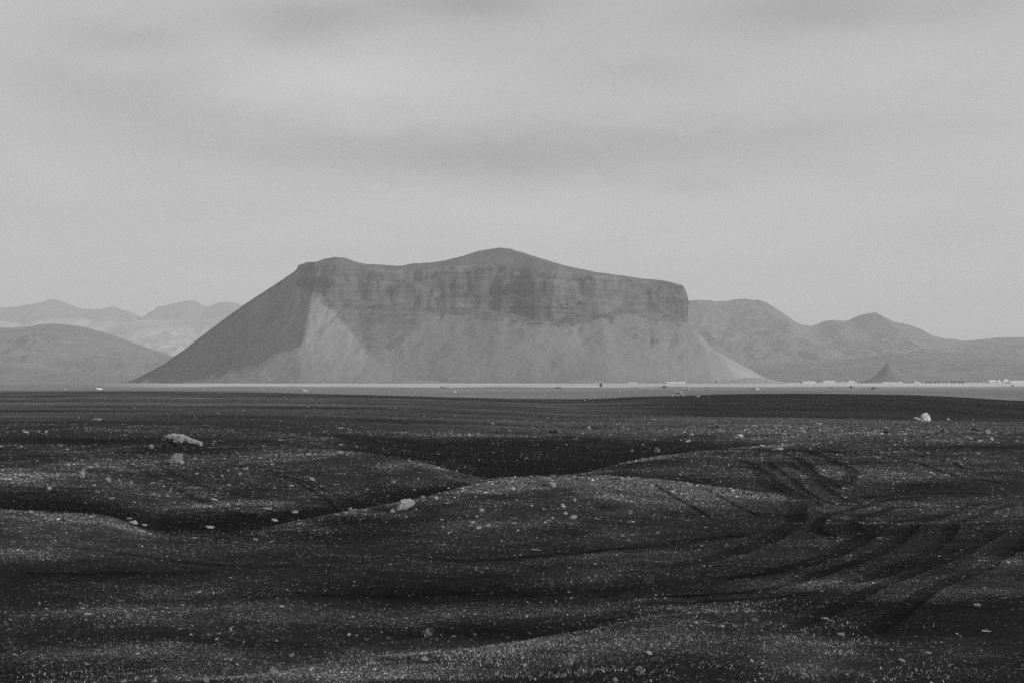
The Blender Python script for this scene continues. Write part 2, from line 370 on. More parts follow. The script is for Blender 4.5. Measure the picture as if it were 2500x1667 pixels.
def folds(x, y):
    # shade painted just behind each crest, and sunlight painted as paler gravel along the crests
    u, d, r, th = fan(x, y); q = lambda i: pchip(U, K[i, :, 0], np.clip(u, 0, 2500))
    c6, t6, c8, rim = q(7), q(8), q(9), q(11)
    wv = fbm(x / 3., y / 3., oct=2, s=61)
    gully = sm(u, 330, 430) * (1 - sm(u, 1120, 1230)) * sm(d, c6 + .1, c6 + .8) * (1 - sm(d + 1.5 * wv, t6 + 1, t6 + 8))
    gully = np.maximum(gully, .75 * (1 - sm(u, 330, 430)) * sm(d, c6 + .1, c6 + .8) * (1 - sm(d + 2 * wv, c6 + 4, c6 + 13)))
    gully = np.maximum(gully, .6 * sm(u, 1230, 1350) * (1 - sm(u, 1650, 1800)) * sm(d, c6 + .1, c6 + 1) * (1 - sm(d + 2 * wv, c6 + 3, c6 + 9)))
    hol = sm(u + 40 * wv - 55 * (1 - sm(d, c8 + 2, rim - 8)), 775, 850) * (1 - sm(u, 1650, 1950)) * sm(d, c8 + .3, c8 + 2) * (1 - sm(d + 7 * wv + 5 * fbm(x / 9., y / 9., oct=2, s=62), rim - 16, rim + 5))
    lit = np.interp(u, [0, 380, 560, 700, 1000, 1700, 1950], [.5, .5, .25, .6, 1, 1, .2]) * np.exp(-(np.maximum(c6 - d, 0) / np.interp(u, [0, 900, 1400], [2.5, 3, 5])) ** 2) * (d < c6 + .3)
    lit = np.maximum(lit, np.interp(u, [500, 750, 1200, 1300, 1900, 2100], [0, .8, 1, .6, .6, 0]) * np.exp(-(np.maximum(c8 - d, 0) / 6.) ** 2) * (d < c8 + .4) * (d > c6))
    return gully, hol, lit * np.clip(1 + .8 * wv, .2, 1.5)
def cover_amount(x, y):
    c = np.zeros_like(x); r = np.hypot(x, y)
    for (p, l, rr, f, n, s) in CV:
        lat = (x / np.maximum(y, 1) - p[0] / p[1]) / (abs(rr[0] / rr[1] - l[0] / l[1]) / 2 + 1e-6)
        dep = np.log(np.maximum(y, 1) / p[1]); dep = dep / np.where(dep > 0, max(math.log(f[1] / p[1]), .04), max(math.log(p[1] / n[1]), .04))
        c = np.maximum(c, s * np.exp(-(lat ** 2 + dep ** 2) * .9))
    out = 1 - sm(np.abs(x / np.maximum(y, 1)), .42, .6) * 1.0
    c = np.where(y > 0, c, 0) * out
    n = fbm(x / 5.5, y / 5.5, oct=4, s=55)
    n2 = fbm(x / 1.3, y / 1.3, oct=3, s=56)
    gu, ho, li = folds(x, y); front = (y > 0) * out
    c = np.maximum(c, li * front)
    return (1 - .88 * gu) * (1 - .6 * ho) * np.clip((c * (.85 + .8 * n + .45 * n2) + (.08 + .22 * n) * (1 - .8 * sm(r, 100, 160))) * (1 - .85 * patches(BV, x, y)), 0, 1.2)

# ------------------------------------------------------------------ the ground sheet
fine = np.linspace(-CUT * 1.02, CUT * 1.02, 1250)
coarse = np.linspace(CUT * 1.02, 2 * math.pi - CUT * 1.02, 150)[1:-1]
TH = np.concatenate([fine, coarse])
RR = np.concatenate([np.exp(np.arange(math.log(.6), math.log(12), .02)), np.exp(np.arange(math.log(12), math.log(130), .0036)), np.exp(np.arange(math.log(130), math.log(700), .0055)), np.exp(np.linspace(math.log(700), math.log(30000), 160))])
gx = RR[:, None] * np.sin(TH)[None]; gy = RR[:, None] * np.cos(TH)[None]; sh = gx.shape
gx, gy = gx.ravel(), gy.ravel()
gz = base_z(gx, gy)
near = np.hypot(gx, gy) < 420
tm = np.zeros_like(gx); rut = np.zeros_like(gx)
tm[near], rut[near] = track_amount(gx[near], gy[near])
dist = np.hypot(gx, gy)
gz -= .03 * rut * (1 + 2 * sm(dist, 60, 200))
cv = cover_amount(gx, gy) * (1 - sm(dist, 300, 500))
u_, d_, r_, th_ = fan(gx, gy)
# how pale the sand is, with shaded hollows and sunlit crests painted in
lowf = fbm(gx / 26., gy / 13., oct=4, s=88); midf = fbm(gx / 7., gy / 2.6, oct=3, s=89)
tone_ = .013 + .006 * lowf + .005 * midf + .050 * cv ** 1.2
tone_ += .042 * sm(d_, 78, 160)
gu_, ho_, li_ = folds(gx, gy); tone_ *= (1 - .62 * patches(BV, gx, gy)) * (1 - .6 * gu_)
tone_ *= 1 - .58 * ho_  # the hollow's shade painted into the sand tone
hump = sm(u_ + 70 * fbm(gx / 40., gy / 30., s=91), 1380, 1750) * sm(d_, 168, 195) * (1 - sm(d_, 345, 360))
tone_ = tone_ * (1 - .66 * hump)
band = (1 - sm(u_, 1350, 1700)) * sm(d_, 170, 210) * (1 - sm(d_, 400, 430))
tone_ *= 1 + band * (1.1 * fbm(gx / 90., gy / 11., oct=4, s=92) + .2)
tone_ *= 1 + .9 * sm(d_, 95, 130) * (1 - sm(d_, 400, 430)) * fbm(gx / 26., gy / 7., oct=4, s=97)
crest = sm(u_, 500, 900) * (1 - sm(u_, 1500, 1650)) * sm(d_, 290, 330) * (1 - sm(d_, 385, 420))
tone_ *= 1 - .45 * crest
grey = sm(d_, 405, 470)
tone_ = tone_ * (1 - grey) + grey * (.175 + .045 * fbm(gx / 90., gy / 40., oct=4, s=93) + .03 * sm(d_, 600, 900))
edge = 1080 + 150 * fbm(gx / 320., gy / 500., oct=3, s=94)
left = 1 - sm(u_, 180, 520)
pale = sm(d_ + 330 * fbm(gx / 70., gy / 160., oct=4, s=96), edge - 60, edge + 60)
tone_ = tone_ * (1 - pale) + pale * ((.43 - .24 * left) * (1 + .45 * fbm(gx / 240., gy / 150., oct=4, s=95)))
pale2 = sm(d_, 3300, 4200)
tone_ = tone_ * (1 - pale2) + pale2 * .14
tone_ *= 1 - .52 * tm
cvg = np.clip(cv * (1 - tm * .95), 0, 1)
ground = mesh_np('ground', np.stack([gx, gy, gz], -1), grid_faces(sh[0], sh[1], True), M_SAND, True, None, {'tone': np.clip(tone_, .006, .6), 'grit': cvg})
tag(ground, 'black volcanic sand plain rolling away to a pale far plain', None, None, 'structure')
cap = None

def ground_z(x, y):
    x = np.atleast_1d(np.asarray(x, float)); y = np.atleast_1d(np.asarray(y, float))
    z = base_z(x, y); m, rt = track_amount(x, y); r = np.hypot(x, y)
    return z - .03 * rt * (1 + 2 * sm(r, 60, 200)), m

# ------------------------------------------------------------------ slope material for hills
def hill_mat(name, lo, hi, sc, cliff=None, bumpd=2.0):
    m, t, b = new_mat(name, 1.0, .05)
    P = pos(t)
    a = t.noise(P, .012 * sc, 6, .6, .3); c = t.noise(t.mapping(P, (1, 1, .35)), .08 * sc, 6, .65); e = t.noise(P, .3 * sc, 3, .6)
    v = t.mapr(t.m('ADD', t.m('MULTIPLY', a, .55), t.m('MULTIPLY', c, .45)), .36, .64, lo, hi)
    k = attr(t, 'rock')
    streak = t.noise(t.mapping(P, (1, 1, .12)), .10 * sc, 5, .7, .6)
    strat = t.noise(t.mapping(P, (.10, .10, 3.2), (0, 0, 0), (0, R(3), 0)), .035 * sc, 6, .7, .3)
    crk = t.noise(t.mapping(P, (1, 1, .8)), .14 * sc, 6, .8, 1.0)
    rk = t.mapr(t.m('ADD', t.m('ADD', t.m('MULTIPLY', streak, .08), t.m('MULTIPLY', strat, .50)), t.m('MULTIPLY', crk, .42)), .40, .60, (cliff or lo) * .12, (cliff or hi) * 2.1)
    mix = t.node('ShaderNodeMix', data_type='FLOAT'); t.put(mix.inputs[0], k); t.put(mix.inputs[2], v); t.put(mix.inputs[3], rk)
    pa = attr(t, 'scree')  # paleness of the scree, plus sun and shade painted on the mountain
    v = t.m('MULTIPLY', mix.outputs[0], t.m('ADD', 1.0, pa))
    set_grey(t, b, v)
    bump(t, b, t.m('ADD', t.m('MULTIPLY', c, 1.0), t.m('ADD', t.m('MULTIPLY', e, .35), t.m('MULTIPLY', t.m('MULTIPLY', t.m('ADD', crk, strat), k), .8))), bumpd, .8)
    return m

# ------------------------------------------------------------------ the table mountain
D0 = 3000.0                                             # depth of its crest line
def mx(u, d=D0): return (u - UC) / F * d
def mz(v, d=D0): return EYE + (VH - v) / F * d
SIL = [(250, 940), (300, 932), (345, 913), (400, 884), (480, 828), (560, 768), (610, 733), (680, 688), (718, 662), (724, 656), (729, 646), (738, 643), (750, 639), (772, 638), (792, 630),
       (818, 626), (840, 628), (870, 638), (895, 643), (935, 645), (975, 648), (1010, 642), (1050, 640), (1090, 634), (1130, 624), (1170, 611),
       (1200, 606), (1220, 603.5), (1245, 606), (1280, 616), (1330, 632), (1380, 647), (1450, 662), (1550, 676), (1620, 684), (1645, 689), (1665, 694), (1672, 700), (1676, 720), (1678, 735), (1900, 760)]
xs_ = np.array([mx(u) for u, v in SIL]); zs_ = np.array([mz(v) for u, v in SIL])
hx = np.concatenate([np.arange(mx(255), mx(1540), 3.0), np.arange(mx(1540), mx(1720), 1.8), np.arange(mx(1720), mx(1930), 3.5)])
hy = np.concatenate([np.arange(2440, 3010, 2.4), np.arange(3010, 3700, 14)])
GX, GY = np.meshgrid(hx, hy)
def mountain(GX, GY):
    ux = UC + F * GX / D0
    up = UC + F * GX / np.minimum(GY, D0)                # bearing from the plain
    P0 = np.interp(GX, xs_, zs_) + 2.2 * fbm(GX / 9., GX * 0 + 3.3, oct=3, s=88) * ((ux < 770) | (ux > 1600))
    Pa = EYE + (np.interp(up, [p[0] for p in SIL], zs_) - EYE) * np.minimum(GY, D0) / D0
    wig = 13 * fbm(GX / 150., GY / 150., oct=3, s=101) + 6 * fbm(GX / 34., GY / 34., oct=3, s=105)
    yf = np.interp(ux, [250, 430, 640, 800, 905, 990, 1150, 1300, 1450, 1560, 1680, 1800, 1900], [2890, 2700, 2612, 2582, 2590, 2588, 2572, 2550, 2552, 2590, 2640, 2790, 2960])
    sf = GY - yf + wig * .8
    s = np.maximum(smin(sf, 3640 - GY, 60), -22)
    zfoot = np.interp(ux, [300, 760, 860, 950, 1040, 1120, 1250, 1350, 1440, 1500, 1560, 1640, 1700], [205, 195, 160, 150, 146, 146, 134, 118, 122, 152, 140, 134, 128])
    zfoot = zfoot + 13 * fbm(GX / 60., GY / 400., oct=3, s=120)
    zrim = np.interp(ux, [300, 740, 830, 950, 1060, 1200, 1320, 1450, 1600, 1680], [226, 228, 240, 222, 226, 232, 222, 212, 204, 198])
    tal = s * .66 + 4.5 * fbm(GX / 75., s / 260., oct=3, s=130) * sm(s, 10, 120)
    gul = ridged(GX / 95. + .25 * fbm(GX / 60., s / 80., s=141), s / 420., oct=3, s=140)
    tal = tal - 5 * sm(gul, .74, .98) * sm(s, 30, 150)
    tc2 = np.maximum(tal, 0); tal = np.where(tal < 26, np.where(tal < 0, tal * .5, tc2 * .5 + 13 * (tc2 / 26) ** 2), tal)
    sc_ = (s - zfoot / .66)
    band = .62 + .38 * fbm(GX / 90., GY / 90., oct=2, s=151)
    TX, TZ_ = [0, 13, 30, 54, 92, 250], [0, 33, 42, 92, 135, 400]
    cl = zfoot + np.interp(sc_ + 5 * band - 5, TX, TZ_)
    led = 9 * np.sin(cl / 7.5 + 2.2 * fbm(GX / 110., GY / 200., oct=2, s=152)) * sm(sc_, 0, 12)
    on = sm(sc_, -8, 14)
    flute = (17 * (ridged(GX / 24., cl / 26., oct=4, s=160) - .62) + 3 * (ridged(GX / 75., cl / 160., oct=2, s=161) - .62)) * on
    front = np.where(sc_ < 0, tal, cl + led * 1.0) + np.where(sc_ < 0, 0, flute)
    rimz = np.minimum(zrim, P0 - 3)
    s_rim = zfoot / .66 + np.interp(rimz - zfoot, TZ_, TX)
    capz = rimz + np.maximum(s - s_rim, -20) * .44
    h = smin(front, capz, 5)
    # left flank: a long even slope seen edge on, the crest line, and the back falling away
    h = smin(h, Pa - .03 * np.maximum(0, D0 - GY) - .30 * np.maximum(0, GY - D0), 1.0)
    # the right wall is near upright down to its apron of scree
    wr = 7 * fbm(GY / 30., GX * 0, oct=3, s=171)
    zR = np.interp(up + wr * .6 * (GX > mx(1500)), [1640, 1661, 1669, 1675, 1708, 1734, 1785, 1871, 1896], [400, 300, 200, 130, 100, 75, 50, 9, -5])
    zR = np.where(GX > mx(1500), EYE + (zR - EYE) * np.minimum(GY, D0) / D0 - .05 * np.maximum(0, D0 - GY) , 999)
    h = smin(h, zR + 2.5 * fbm(GX / 25., GY / 25., s=171), 2)
    return h, s, sc_, ux, zfoot, P0
H, s_in, sc_in, ux, zfoot, P0 = mountain(GX, GY)
H = H + .9 * fbm(GX / 12., GY / 12., oct=3, s=180) * sm(H, 2, 20)
cap_ = sm(H, P0 * GY / D0 - 34, P0 * GY / D0 - 14)
steep = np.hypot(*np.gradient(H, hy, hx))
steep = np.clip((steep - .95) / .7, 0, 1)
patch = fbm(GX / 70., GY / 70., oct=4, s=190)
fine_ = fbm(GX / 17., H / 14., GY / 17., oct=4, s=192)
ub = UC + F * GX / GY; vb = VH - (H - EYE) / GY * F          # where each bit of rock is surveyed to lie
foot = np.interp(ub, [745, 775, 790, 830, 870, 905, 930, 960, 1000, 1035, 1052, 1116, 1189, 1247, 1320, 1400, 1452, 1470, 1538, 1600, 1640, 1680],
                 [700, 722, 742, 770, 812, 858, 866, 846, 818, 788, 764, 770, 786, 792, 790, 796, 794, 777, 762, 780, 780, 788])
rimv = np.interp(ub, [700, 800, 900, 1000, 1100, 1180, 1300, 1400, 1500, 1600, 1680], [664, 650, 656, 662, 652, 645, 655, 666, 674, 684, 694])
soft = 20 * fine_ + 6 * patch + 12 * fbm(GX / 34., H / 30., oct=3, s=195)
zone = sm(foot - vb + soft, -5, 9) * sm(vb - rimv + .5 * soft, -4, 8) * sm(ub, 735, 765)
strength = np.interp(ub, [745, 860, 1000, 1060, 1120, 1700], [.62, .58, .56, .62, .70, .74])
low = sm(vb, 775, 800) * (1 - sm(ub, 1040, 1070))
rock = zone * strength * (.92 + .10 * patch + .95 * fine_) * (1 - .35 * low)
def blotch(u0, v0, a, b, t, k):
    du = (ub - u0 + 14 * patch) / a; dv = (vb - v0 - t * (ub - u0) + 8 * fine_) / b
    return k * np.exp(-(du ** 2 + dv ** 2)) * zone
rock = rock + blotch(1330, 752, 125, 20, .22, .3) + blotch(1120, 700, 60, 30, 0, .15) + blotch(1340, 690, 70, 18, .1, .15) + blotch(1500, 694, 70, 16, .1, .25) + blotch(1660, 735, 22, 50, 0, .45) \
     + blotch(930, 762, 70, 16, .1, .35) + blotch(965, 706, 30, 14, 0, .35) + blotch(905, 812, 14, 40, 0, .5) + blotch(985, 822, 12, 8, -.6, .6) + blotch(1050, 748, 10, 26, -.2, .3) + blotch(800, 720, 12, 40, 0, .35)
rock = rock - blotch(1000, 735, 60, 9, 0, .4) - blotch(1150, 742, 90, 6, .03, .4)  - blotch(1430, 735, 60, 12, .2, .35) - blotch(880, 680, 60, 16, 0, .2)
low_rk = np.exp(-(((ub - 1585) / 60) ** 2 + ((vb - 822 - .3 * (ub - 1585)) / 16) ** 2)) * sm(fine_, -.15, .45) * .9
rock = np.clip(rock + low_rk, 0, 1)
xa = GX / GY * D0
fl = np.interp(vb, [690, 720, 830, 930], [769, 762, 741, 700]); fr_ = np.interp(vb, [690, 740, 800, 850, 900, 935], [779, 801, 850, 893, 940, 985])
scree = .50 * sm(ub - fl + 4 * fine_, -3, 5) * sm(fr_ - ub + 8 * fine_, -4, 10) * sm(vb, 694, 704) * (1 - .75 * sm(vb, 825, 905)) * (GY < D0 - 20)
scree += .14 * np.exp(-(((ub - 1400) / 170) ** 2 + ((vb - 845) / 60) ** 2)) * (1 - zone)
wl = np.interp(vb, [820, 840, 870, 925], [1712, 1728, 1762, 1800])
scree += .62 * sm(ub - wl + 8 * fine_, -22, 22) * (vb > 800) + .10 * sm(ub, 1500, 1650) * sm(vb, 800, 850)  # sunlight on the right-facing talus painted as a paler wedge
edge_v = np.interp(ub, [300, 430, 520, 640, 745, 800], [925, 940, 918, 880, 838, 800])
scree -= .58 * sm(edge_v - vb + 22 * fine_ + 10 * patch, -10, 10) * (1 - sm(ub - fl, -6, 4)) + .26 * sm(rimv - vb, -2, 5) * sm(ub, 740, 790)  # shade of the left flank painted into the slope; cap darker too
scree += .03 * patch + .05 * fine_
# faint darker runnels straight down the slope
run = sm(ridged(xa / 70. + .15 * patch, H / 600., oct=3, s=199), .80, .97)
scree -= .04 * run * sm(H, 10, 50)
GXd = GX + rock * sm(H, 60, 110) * (4.5 * fbm(GX / 14., H / 11., GY / 14., oct=3, s=197)) + (10 * fbm(H / 13., GY / 60., oct=3, s=196) * sm(H, 120, 150) + 5.5 * np.exp(-((H - 176) / 16) ** 2)) * sm(ux, 1655, 1670) * (H < 200)
GYd = GY + rock * sm(H, 60, 110) * (5.5 * fbm(GX / 12., H / 9., GY / 12., oct=3, s=198))
M_MTN = hill_mat('mountain_slope', .135, .160, 1.0, .068, 3.5)
Hm = H - 1.5
mtn = mesh_np('table_mountain', np.stack([GXd, GYd, Hm], -1).reshape(-1, 3), grid_faces(*GX.shape), M_MTN, True, None, {'rock': rock.ravel(), 'scree': scree.ravel()})
tag(mtn, 'broad dark table mountain with cliffs and scree slopes', 'mountain', None, 'structure')

# ------------------------------------------------------------------ other hills
def ridge(name, label, pts, D, front, mat, amp, seed, back=900, nx=700, ny=150, base=-4, spur=260., gamma=1.15, scr=0.0, ext=(0, 0)):
    us = np.array([p[0] for p in pts], float); vs = np.array([p[1] for p in pts], float)
    uu = np.linspace(us[0] - ext[0], us[-1] + ext[1], nx)
    crest = EYE + (VH - np.interp(uu, us, vs)) / F * D
    for _ in range(1): crest[1:-1] = .25 * crest[:-2] + .5 * crest[1:-1] + .25 * crest[2:]
    edge_f = sm(uu, us[0] - ext[0], us[0] - ext[0] * .2 + 1) * (1 - sm(uu, us[-1] + ext[1] * .2 - 1, us[-1] + ext[1])) if ext != (0, 0) else 1
    crest = (crest - base) * edge_f + base
    q = np.concatenate([np.linspace(0, 1, ny), 1 + np.linspace(0, 1, 14)[1:]])
    X0 = ((uu - UC) / F * D)[None, :] + 0 * q[:, None]; Q = q[:, None] + 0 * uu[None]
    CR = crest[None] + 0 * Q
    yy = D + np.where(Q <= 1, (Q - 1) * front, (Q - 1) * back)
    rd = ridged(X0 / spur + .4 * fbm(X0 / spur, yy / spur, s=seed + 3), yy / (spur * 3.0), oct=4, s=seed)
    prof = np.where(Q <= 1, Q ** gamma, (2 - Q) ** 1.2)
    hh = base + (CR - base) * prof
    w_ = np.where(Q <= 1, np.sin(np.pi * np.clip(Q, 0, 1)) ** 1.5 * sm(Q, .12, .42), 0)
    hh = hh + amp * (rd - .62) * w_ + .25 * amp * fbm(X0 / 90., yy / 90., oct=4, s=seed + 5) * np.where(Q <= 1, np.clip(1 - Q, 0, .5) * 2 * sm(Q, .05, .35), .4)
    lim = EYE + (crest[None] - EYE) / D * yy - 2            # nothing in front stands higher than the crest line
    hh = np.where(Q < .999, np.minimum(hh, np.maximum(lim, base + .0)), hh)
    gr = np.gradient(hh, axis=1) / np.gradient(X0, axis=1)
    rock_ = np.clip((np.abs(gr) - .45) * 1.5, 0, .5)
    o = mesh_np(name, np.stack([X0, yy, hh], -1).reshape(-1, 3), grid_faces(*X0.shape), mat, True, None, {'rock': rock_.ravel(), 'scree': (scr * (.5 + fbm(X0 / 500., yy / 300., oct=3, s=seed + 8))).ravel()})
    return tag(o, label, 'mountain', None, 'structure')
M_H1 = hill_mat('far_hill_slope', .07, .15, .35, .08, 5)
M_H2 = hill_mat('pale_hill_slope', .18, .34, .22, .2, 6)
ridge('mountain_range', 'flat topped hazy range behind the right end of the table mountain',
      [(1380, 800), (1450, 770), (1560, 745), (1650, 738), (1672, 736), (1700, 733), (1738, 733.5), (1742, 736), (1780, 735), (1795, 731), (1820, 729.5), (1840, 733), (1852, 732), (1875, 740), (1900, 757), (1930, 777), (1940, 786), (1957, 793), (1980, 796), (1998, 791), (2012, 784), (2032, 781.5), (2060, 784), (2075, 781), (2095, 771), (2120, 765), (2140, 763), (2150, 771), (2168, 778), (2175, 784), (2195, 788), (2215, 792), (2230, 797), (2250, 811), (2275, 819), (2310, 827), (2335, 828), (2345, 833), (2400, 828), (2440, 824), (2500, 823), (2600, 815), (2800, 800)],
      7200, 1900, M_H1, 130, 300, spur=560., nx=900, ext=(150, 500))
ridge('low_hill', 'low hazy hill in front of the range at the far right',
      [(1700, 905), (1800, 893), (1900, 888), (2000, 884), (2100, 872), (2180, 863), (2260, 860), (2330, 859), (2400, 861), (2470, 867), (2550, 868), (2800, 880)],
      5200, 1200, M_H1, 30, 320, spur=400., nx=500, ny=90, ext=(200, 400))
ridge('low_hill', 'dark rounded hill at the far left edge',
      [(-300, 815), (-100, 806), (0, 800), (35, 800.5), (80, 797), (95, 792), (130, 790.5), (165, 793), (210, 799), (240, 808), (270, 817), (300, 827), (340, 842), (400, 862), (480, 890), (560, 905), (700, 915)],
      6200, 1700, M_H1, 120, 340, spur=420., nx=500, ext=(400, 300))
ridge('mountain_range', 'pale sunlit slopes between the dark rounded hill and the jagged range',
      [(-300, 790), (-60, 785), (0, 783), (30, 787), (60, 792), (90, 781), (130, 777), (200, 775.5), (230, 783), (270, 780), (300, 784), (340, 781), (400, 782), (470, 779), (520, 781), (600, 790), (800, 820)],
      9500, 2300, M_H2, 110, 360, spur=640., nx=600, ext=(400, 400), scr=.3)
ridge('mountain_range', 'faint jagged range at the far left skyline',
      [(-300, 770), (-100, 757), (0, 751), (25, 750), (60, 745), (90, 741), (110, 736), (118, 731), (125, 729), (140, 734), (158, 738), (175, 746), (195, 753), (225, 756), (250, 754), (265, 751), (275, 747), (290, 753), (315, 761), (335, 769), (345, 776), (355, 769), (375, 757), (388, 748), (405, 746), (430, 740), (450, 735), (475, 734), (490, 742), (508, 750), (530, 740), (555, 736), (575, 740), (592, 745), (650, 760), (800, 790)],
      13500, 2600, M_H1, 150, 380, spur=620., nx=800, ext=(500, 400))

# the small pointed hill by the farms
cxu, cD = 2163, 2900.
cxx = mx(cxu, cD); ctop = mz(884, cD)
n_a, n_r = 160, 70
A_ = np.linspace(0, 2 * np.pi, n_a, endpoint=False)[None]; Rr = np.linspace(0, 1, n_r)[:, None]
rad = 72 + 6 * np.cos(A_) + 5 * fbm(np.cos(A_) * 1.5, np.sin(A_) * 1.5, oct=3, s=401)
prof = np.interp(Rr, [0, .06, .2, .45, .75, 1], [1, .92, .66, .30, .10, -.04])
ax_ = cxx + 3 + rad * Rr * np.cos(A_); ay_ = cD + rad * 1.3 * Rr * np.sin(A_)
az_ = prof * (ctop + 1.5) - 1.5 + .8 * fbm(ax_ / 9., ay_ / 9., oct=3, s=402) * np.sin(np.pi * Rr)
az_ = az_ + 4 * Rr * (1 - Rr) * np.cos(A_) * 2
cone = mesh_np('pointed_hill', np.stack([ax_, ay_, az_], -1).reshape(-1, 3), grid_faces(n_r, n_a, True), hill_mat('pointed_hill_slope', .115, .165, 2.0, .07, 1.5), True, None,
               {'rock': np.zeros(n_a * n_r), 'scree': np.zeros(n_a * n_r)})
tag(cone, 'small pointed hill standing alone on the plain by the farms', 'hill', None, 'structure')
# low banks at the mountain foot
def bankmesh(u0, u1, vtop, d, wd, label, tn):
    x = np.linspace(mx(u0, d), mx(u1, d), 120)[None]; q = np.linspace(0, 1, 24)[:, None]
    hgt = (mz(vtop, d) + 3) * np.sin(np.pi * np.linspace(0, 1, 120)[None]) ** 1.3 * np.sin(np.pi * q) ** 1.5
    V = np.stack([x + 0 * q, d + (q - .5) * wd + 0 * x, hgt - 3 + .4 * fbm((x + 0*q) / 14., (q * wd + 0 * x) / 14., s=410)], -1)
    n = V.shape[0] * V.shape[1]
    o = mesh_np('grass_bank', V.reshape(-1, 3), grid_faces(*V.shape[:2]), M_MTN, True, None, {'rock': np.zeros(n), 'scree': np.full(n, tn)})
    tag(o, label, None, None, 'structure')
bankmesh(900, 1130, 926.5, 2560, 120, 'low pale bank at the foot of the table mountain, left of centre', .3)
bankmesh(1340, 1520, 926.5, 2480, 120, 'low grassy bank at the foot of the table mountain, right of centre', .35)
bankmesh(1740, 1940, 921, 2520, 120, 'low bank below the bright scree at the right foot of the mountain', .8)


# ------------------------------------------------------------------ loose grit: fine stones nobody could count
M_GRIT, t, b = new_mat('grit', .95, .05)
set_grey(t, b, attr(t, "tone"))
def scatter(n, dmin, dmax, seed, power=1.25, base=.0):
    g = np.random.default_rng(seed)
    d = np.exp(g.uniform(math.log(dmin), math.log(dmax), n)); u = g.uniform(-350, 2850, n)
    x = (u - UC) / F * d
    c = cover_amount(x, d); z, m = ground_z(x, d)
    p = np.clip(c, 0, 1.1) ** power + base
    clump = fbm(x / .55, d / .55, oct=2, s=seed); cl2 = fbm(x / 3.2, d / 1.5, oct=3, s=seed + 4)
    p = p * np.clip(.75 + 1.1 * clump + 1.2 * cl2, .04, 2) * (1 - .93 * np.clip(m, 0, 1))
    k = g.uniform(0, 1, n) < p
    return x[k], d[k], z[k], c[k], g
x, y, z, c, g = scatter(3200000, 13.5, 330, 71, 1.25, .016)
n = len(x)
size = y / F * np.minimum(1.7 * (1 - g.uniform(0, 1, n)) ** (-1 / 3.3), 9.0) * .5 * (1 + .25 * np.clip(c, 0, 1))
size = np.minimum(size, .16)
oct_v = np.array([(1, 0, 0), (0, 1, 0), (-1, 0, 0), (0, -1, 0), (0, 0, 1), (0, 0, -1)], float)
oct_f = np.array([(0, 1, 4), (1, 2, 4), (2, 3, 4), (3, 0, 4), (1, 0, 5), (2, 1, 5), (3, 2, 5), (0, 3, 5)])
a = g.uniform(0, 6.28, n); ca, sa = np.cos(a), np.sin(a)
v = oct_v[None] + g.normal(0, .22, (n, 6, 3))
v = v * np.stack([g.uniform(.8, 1.5, n), g.uniform(.7, 1.1, n), g.uniform(.35, .75, n)], -1)[:, None, :] * size[:, None, None]
vx = v[..., 0] * ca[:, None] - v[..., 1] * sa[:, None]; vy = v[..., 0] * sa[:, None] + v[..., 1] * ca[:, None]
V = np.stack([vx + x[:, None], vy + y[:, None], v[..., 2] + (z + size * .12)[:, None]], -1).reshape(-1, 3)
Fc = (oct_f[None] + (np.arange(n) * 6)[:, None, None]).reshape(-1, 3)
pr = g.uniform(0, 1, n) ** (1 + .5 * np.clip(1 - size / (y / F) / 2.2, 0, 1)) * (.66 + .34 * np.clip(c * 1.3, 0, 1)); tn = np.where(pr < .55, g.uniform(.02, .09, n), np.where(pr < .88, g.uniform(.10, .26, n), g.uniform(.28, .50, n)))
grit = mesh_np('gravel', V, Fc, M_GRIT, False, None, {'tone': np.repeat(tn, 6)})
tag(grit, 'fine grey gravel strewn over the black sand', None, None, 'stuff')

# ------------------------------------------------------------------ blades
def blades(name, x, y, z, hgt, wid, tone, g, mat, parent=None, lean=.6):
    n = len(x); a = g.uniform(0, 6.283, n); le = np.abs(g.normal(0, lean, n)) * hgt; wa = g.uniform(0, 6.283, n)
    dx, dy = np.cos(a) * le, np.sin(a) * le; wx, wy = np.cos(wa) * wid, np.sin(wa) * wid
    rows = []
    for q, f, ww in ((-.08, 0, 1), (.55, .35, .8), (1.0, 1.0, .25)):
        hz_ = hgt * (q - .25 * max(q, 0) ** 2 * np.clip(le / hgt, 0, 2))
        for sgn in (-1, 1):
            rows.append(np.stack([x + dx * f + sgn * wx * ww * .5, y + dy * f + sgn * wy * ww * .5, z + hz_], -1))
    V = np.stack(rows, 1).reshape(-1, 3)
    Fq = np.array([(0, 1, 3, 2), (2, 3, 5, 4)])[None] + (np.arange(n) * 6)[:, None, None]
    return mesh_np(name, V, Fq.reshape(-1, 4), mat, False, parent, {'tone': np.repeat(tone, 6)})
M_BLADE, t, b = new_mat('dry_grass', .9, .08)
set_grey(t, b, attr(t, 'tone'))
GRASS = [(1250, 1592, 260, 20, 1.0), (1020, 1625, 220, 22, 1.0), (800, 1655, 200, 16, 1.0), (1560, 1545, 110, 22, .9), (1500, 1585, 200, 24, .6), (1350, 1635, 330, 26, .55),
         (1400, 1492, 260, 9, .35), (1750, 1485, 200, 13, .45), (1990, 1575, 140, 42, .55), (1900, 1505, 80, 10, .4), (1450, 1540, 30, 8, .5), (2050, 1645, 260, 30, .3), (330, 1650, 260, 16, .3)]
GV = [(hit(u, v), a, hit(u, v - h_)[1], hit(u, v + h_)[1], s) for u, v, a, h_, s in GRASS]
g = np.random.default_rng(81); n = 260000
d = np.exp(g.uniform(math.log(13.5), math.log(30), n)); u = g.uniform(-300, 2800, n); x = (u - UC) / F * d
w_ = np.zeros(n)
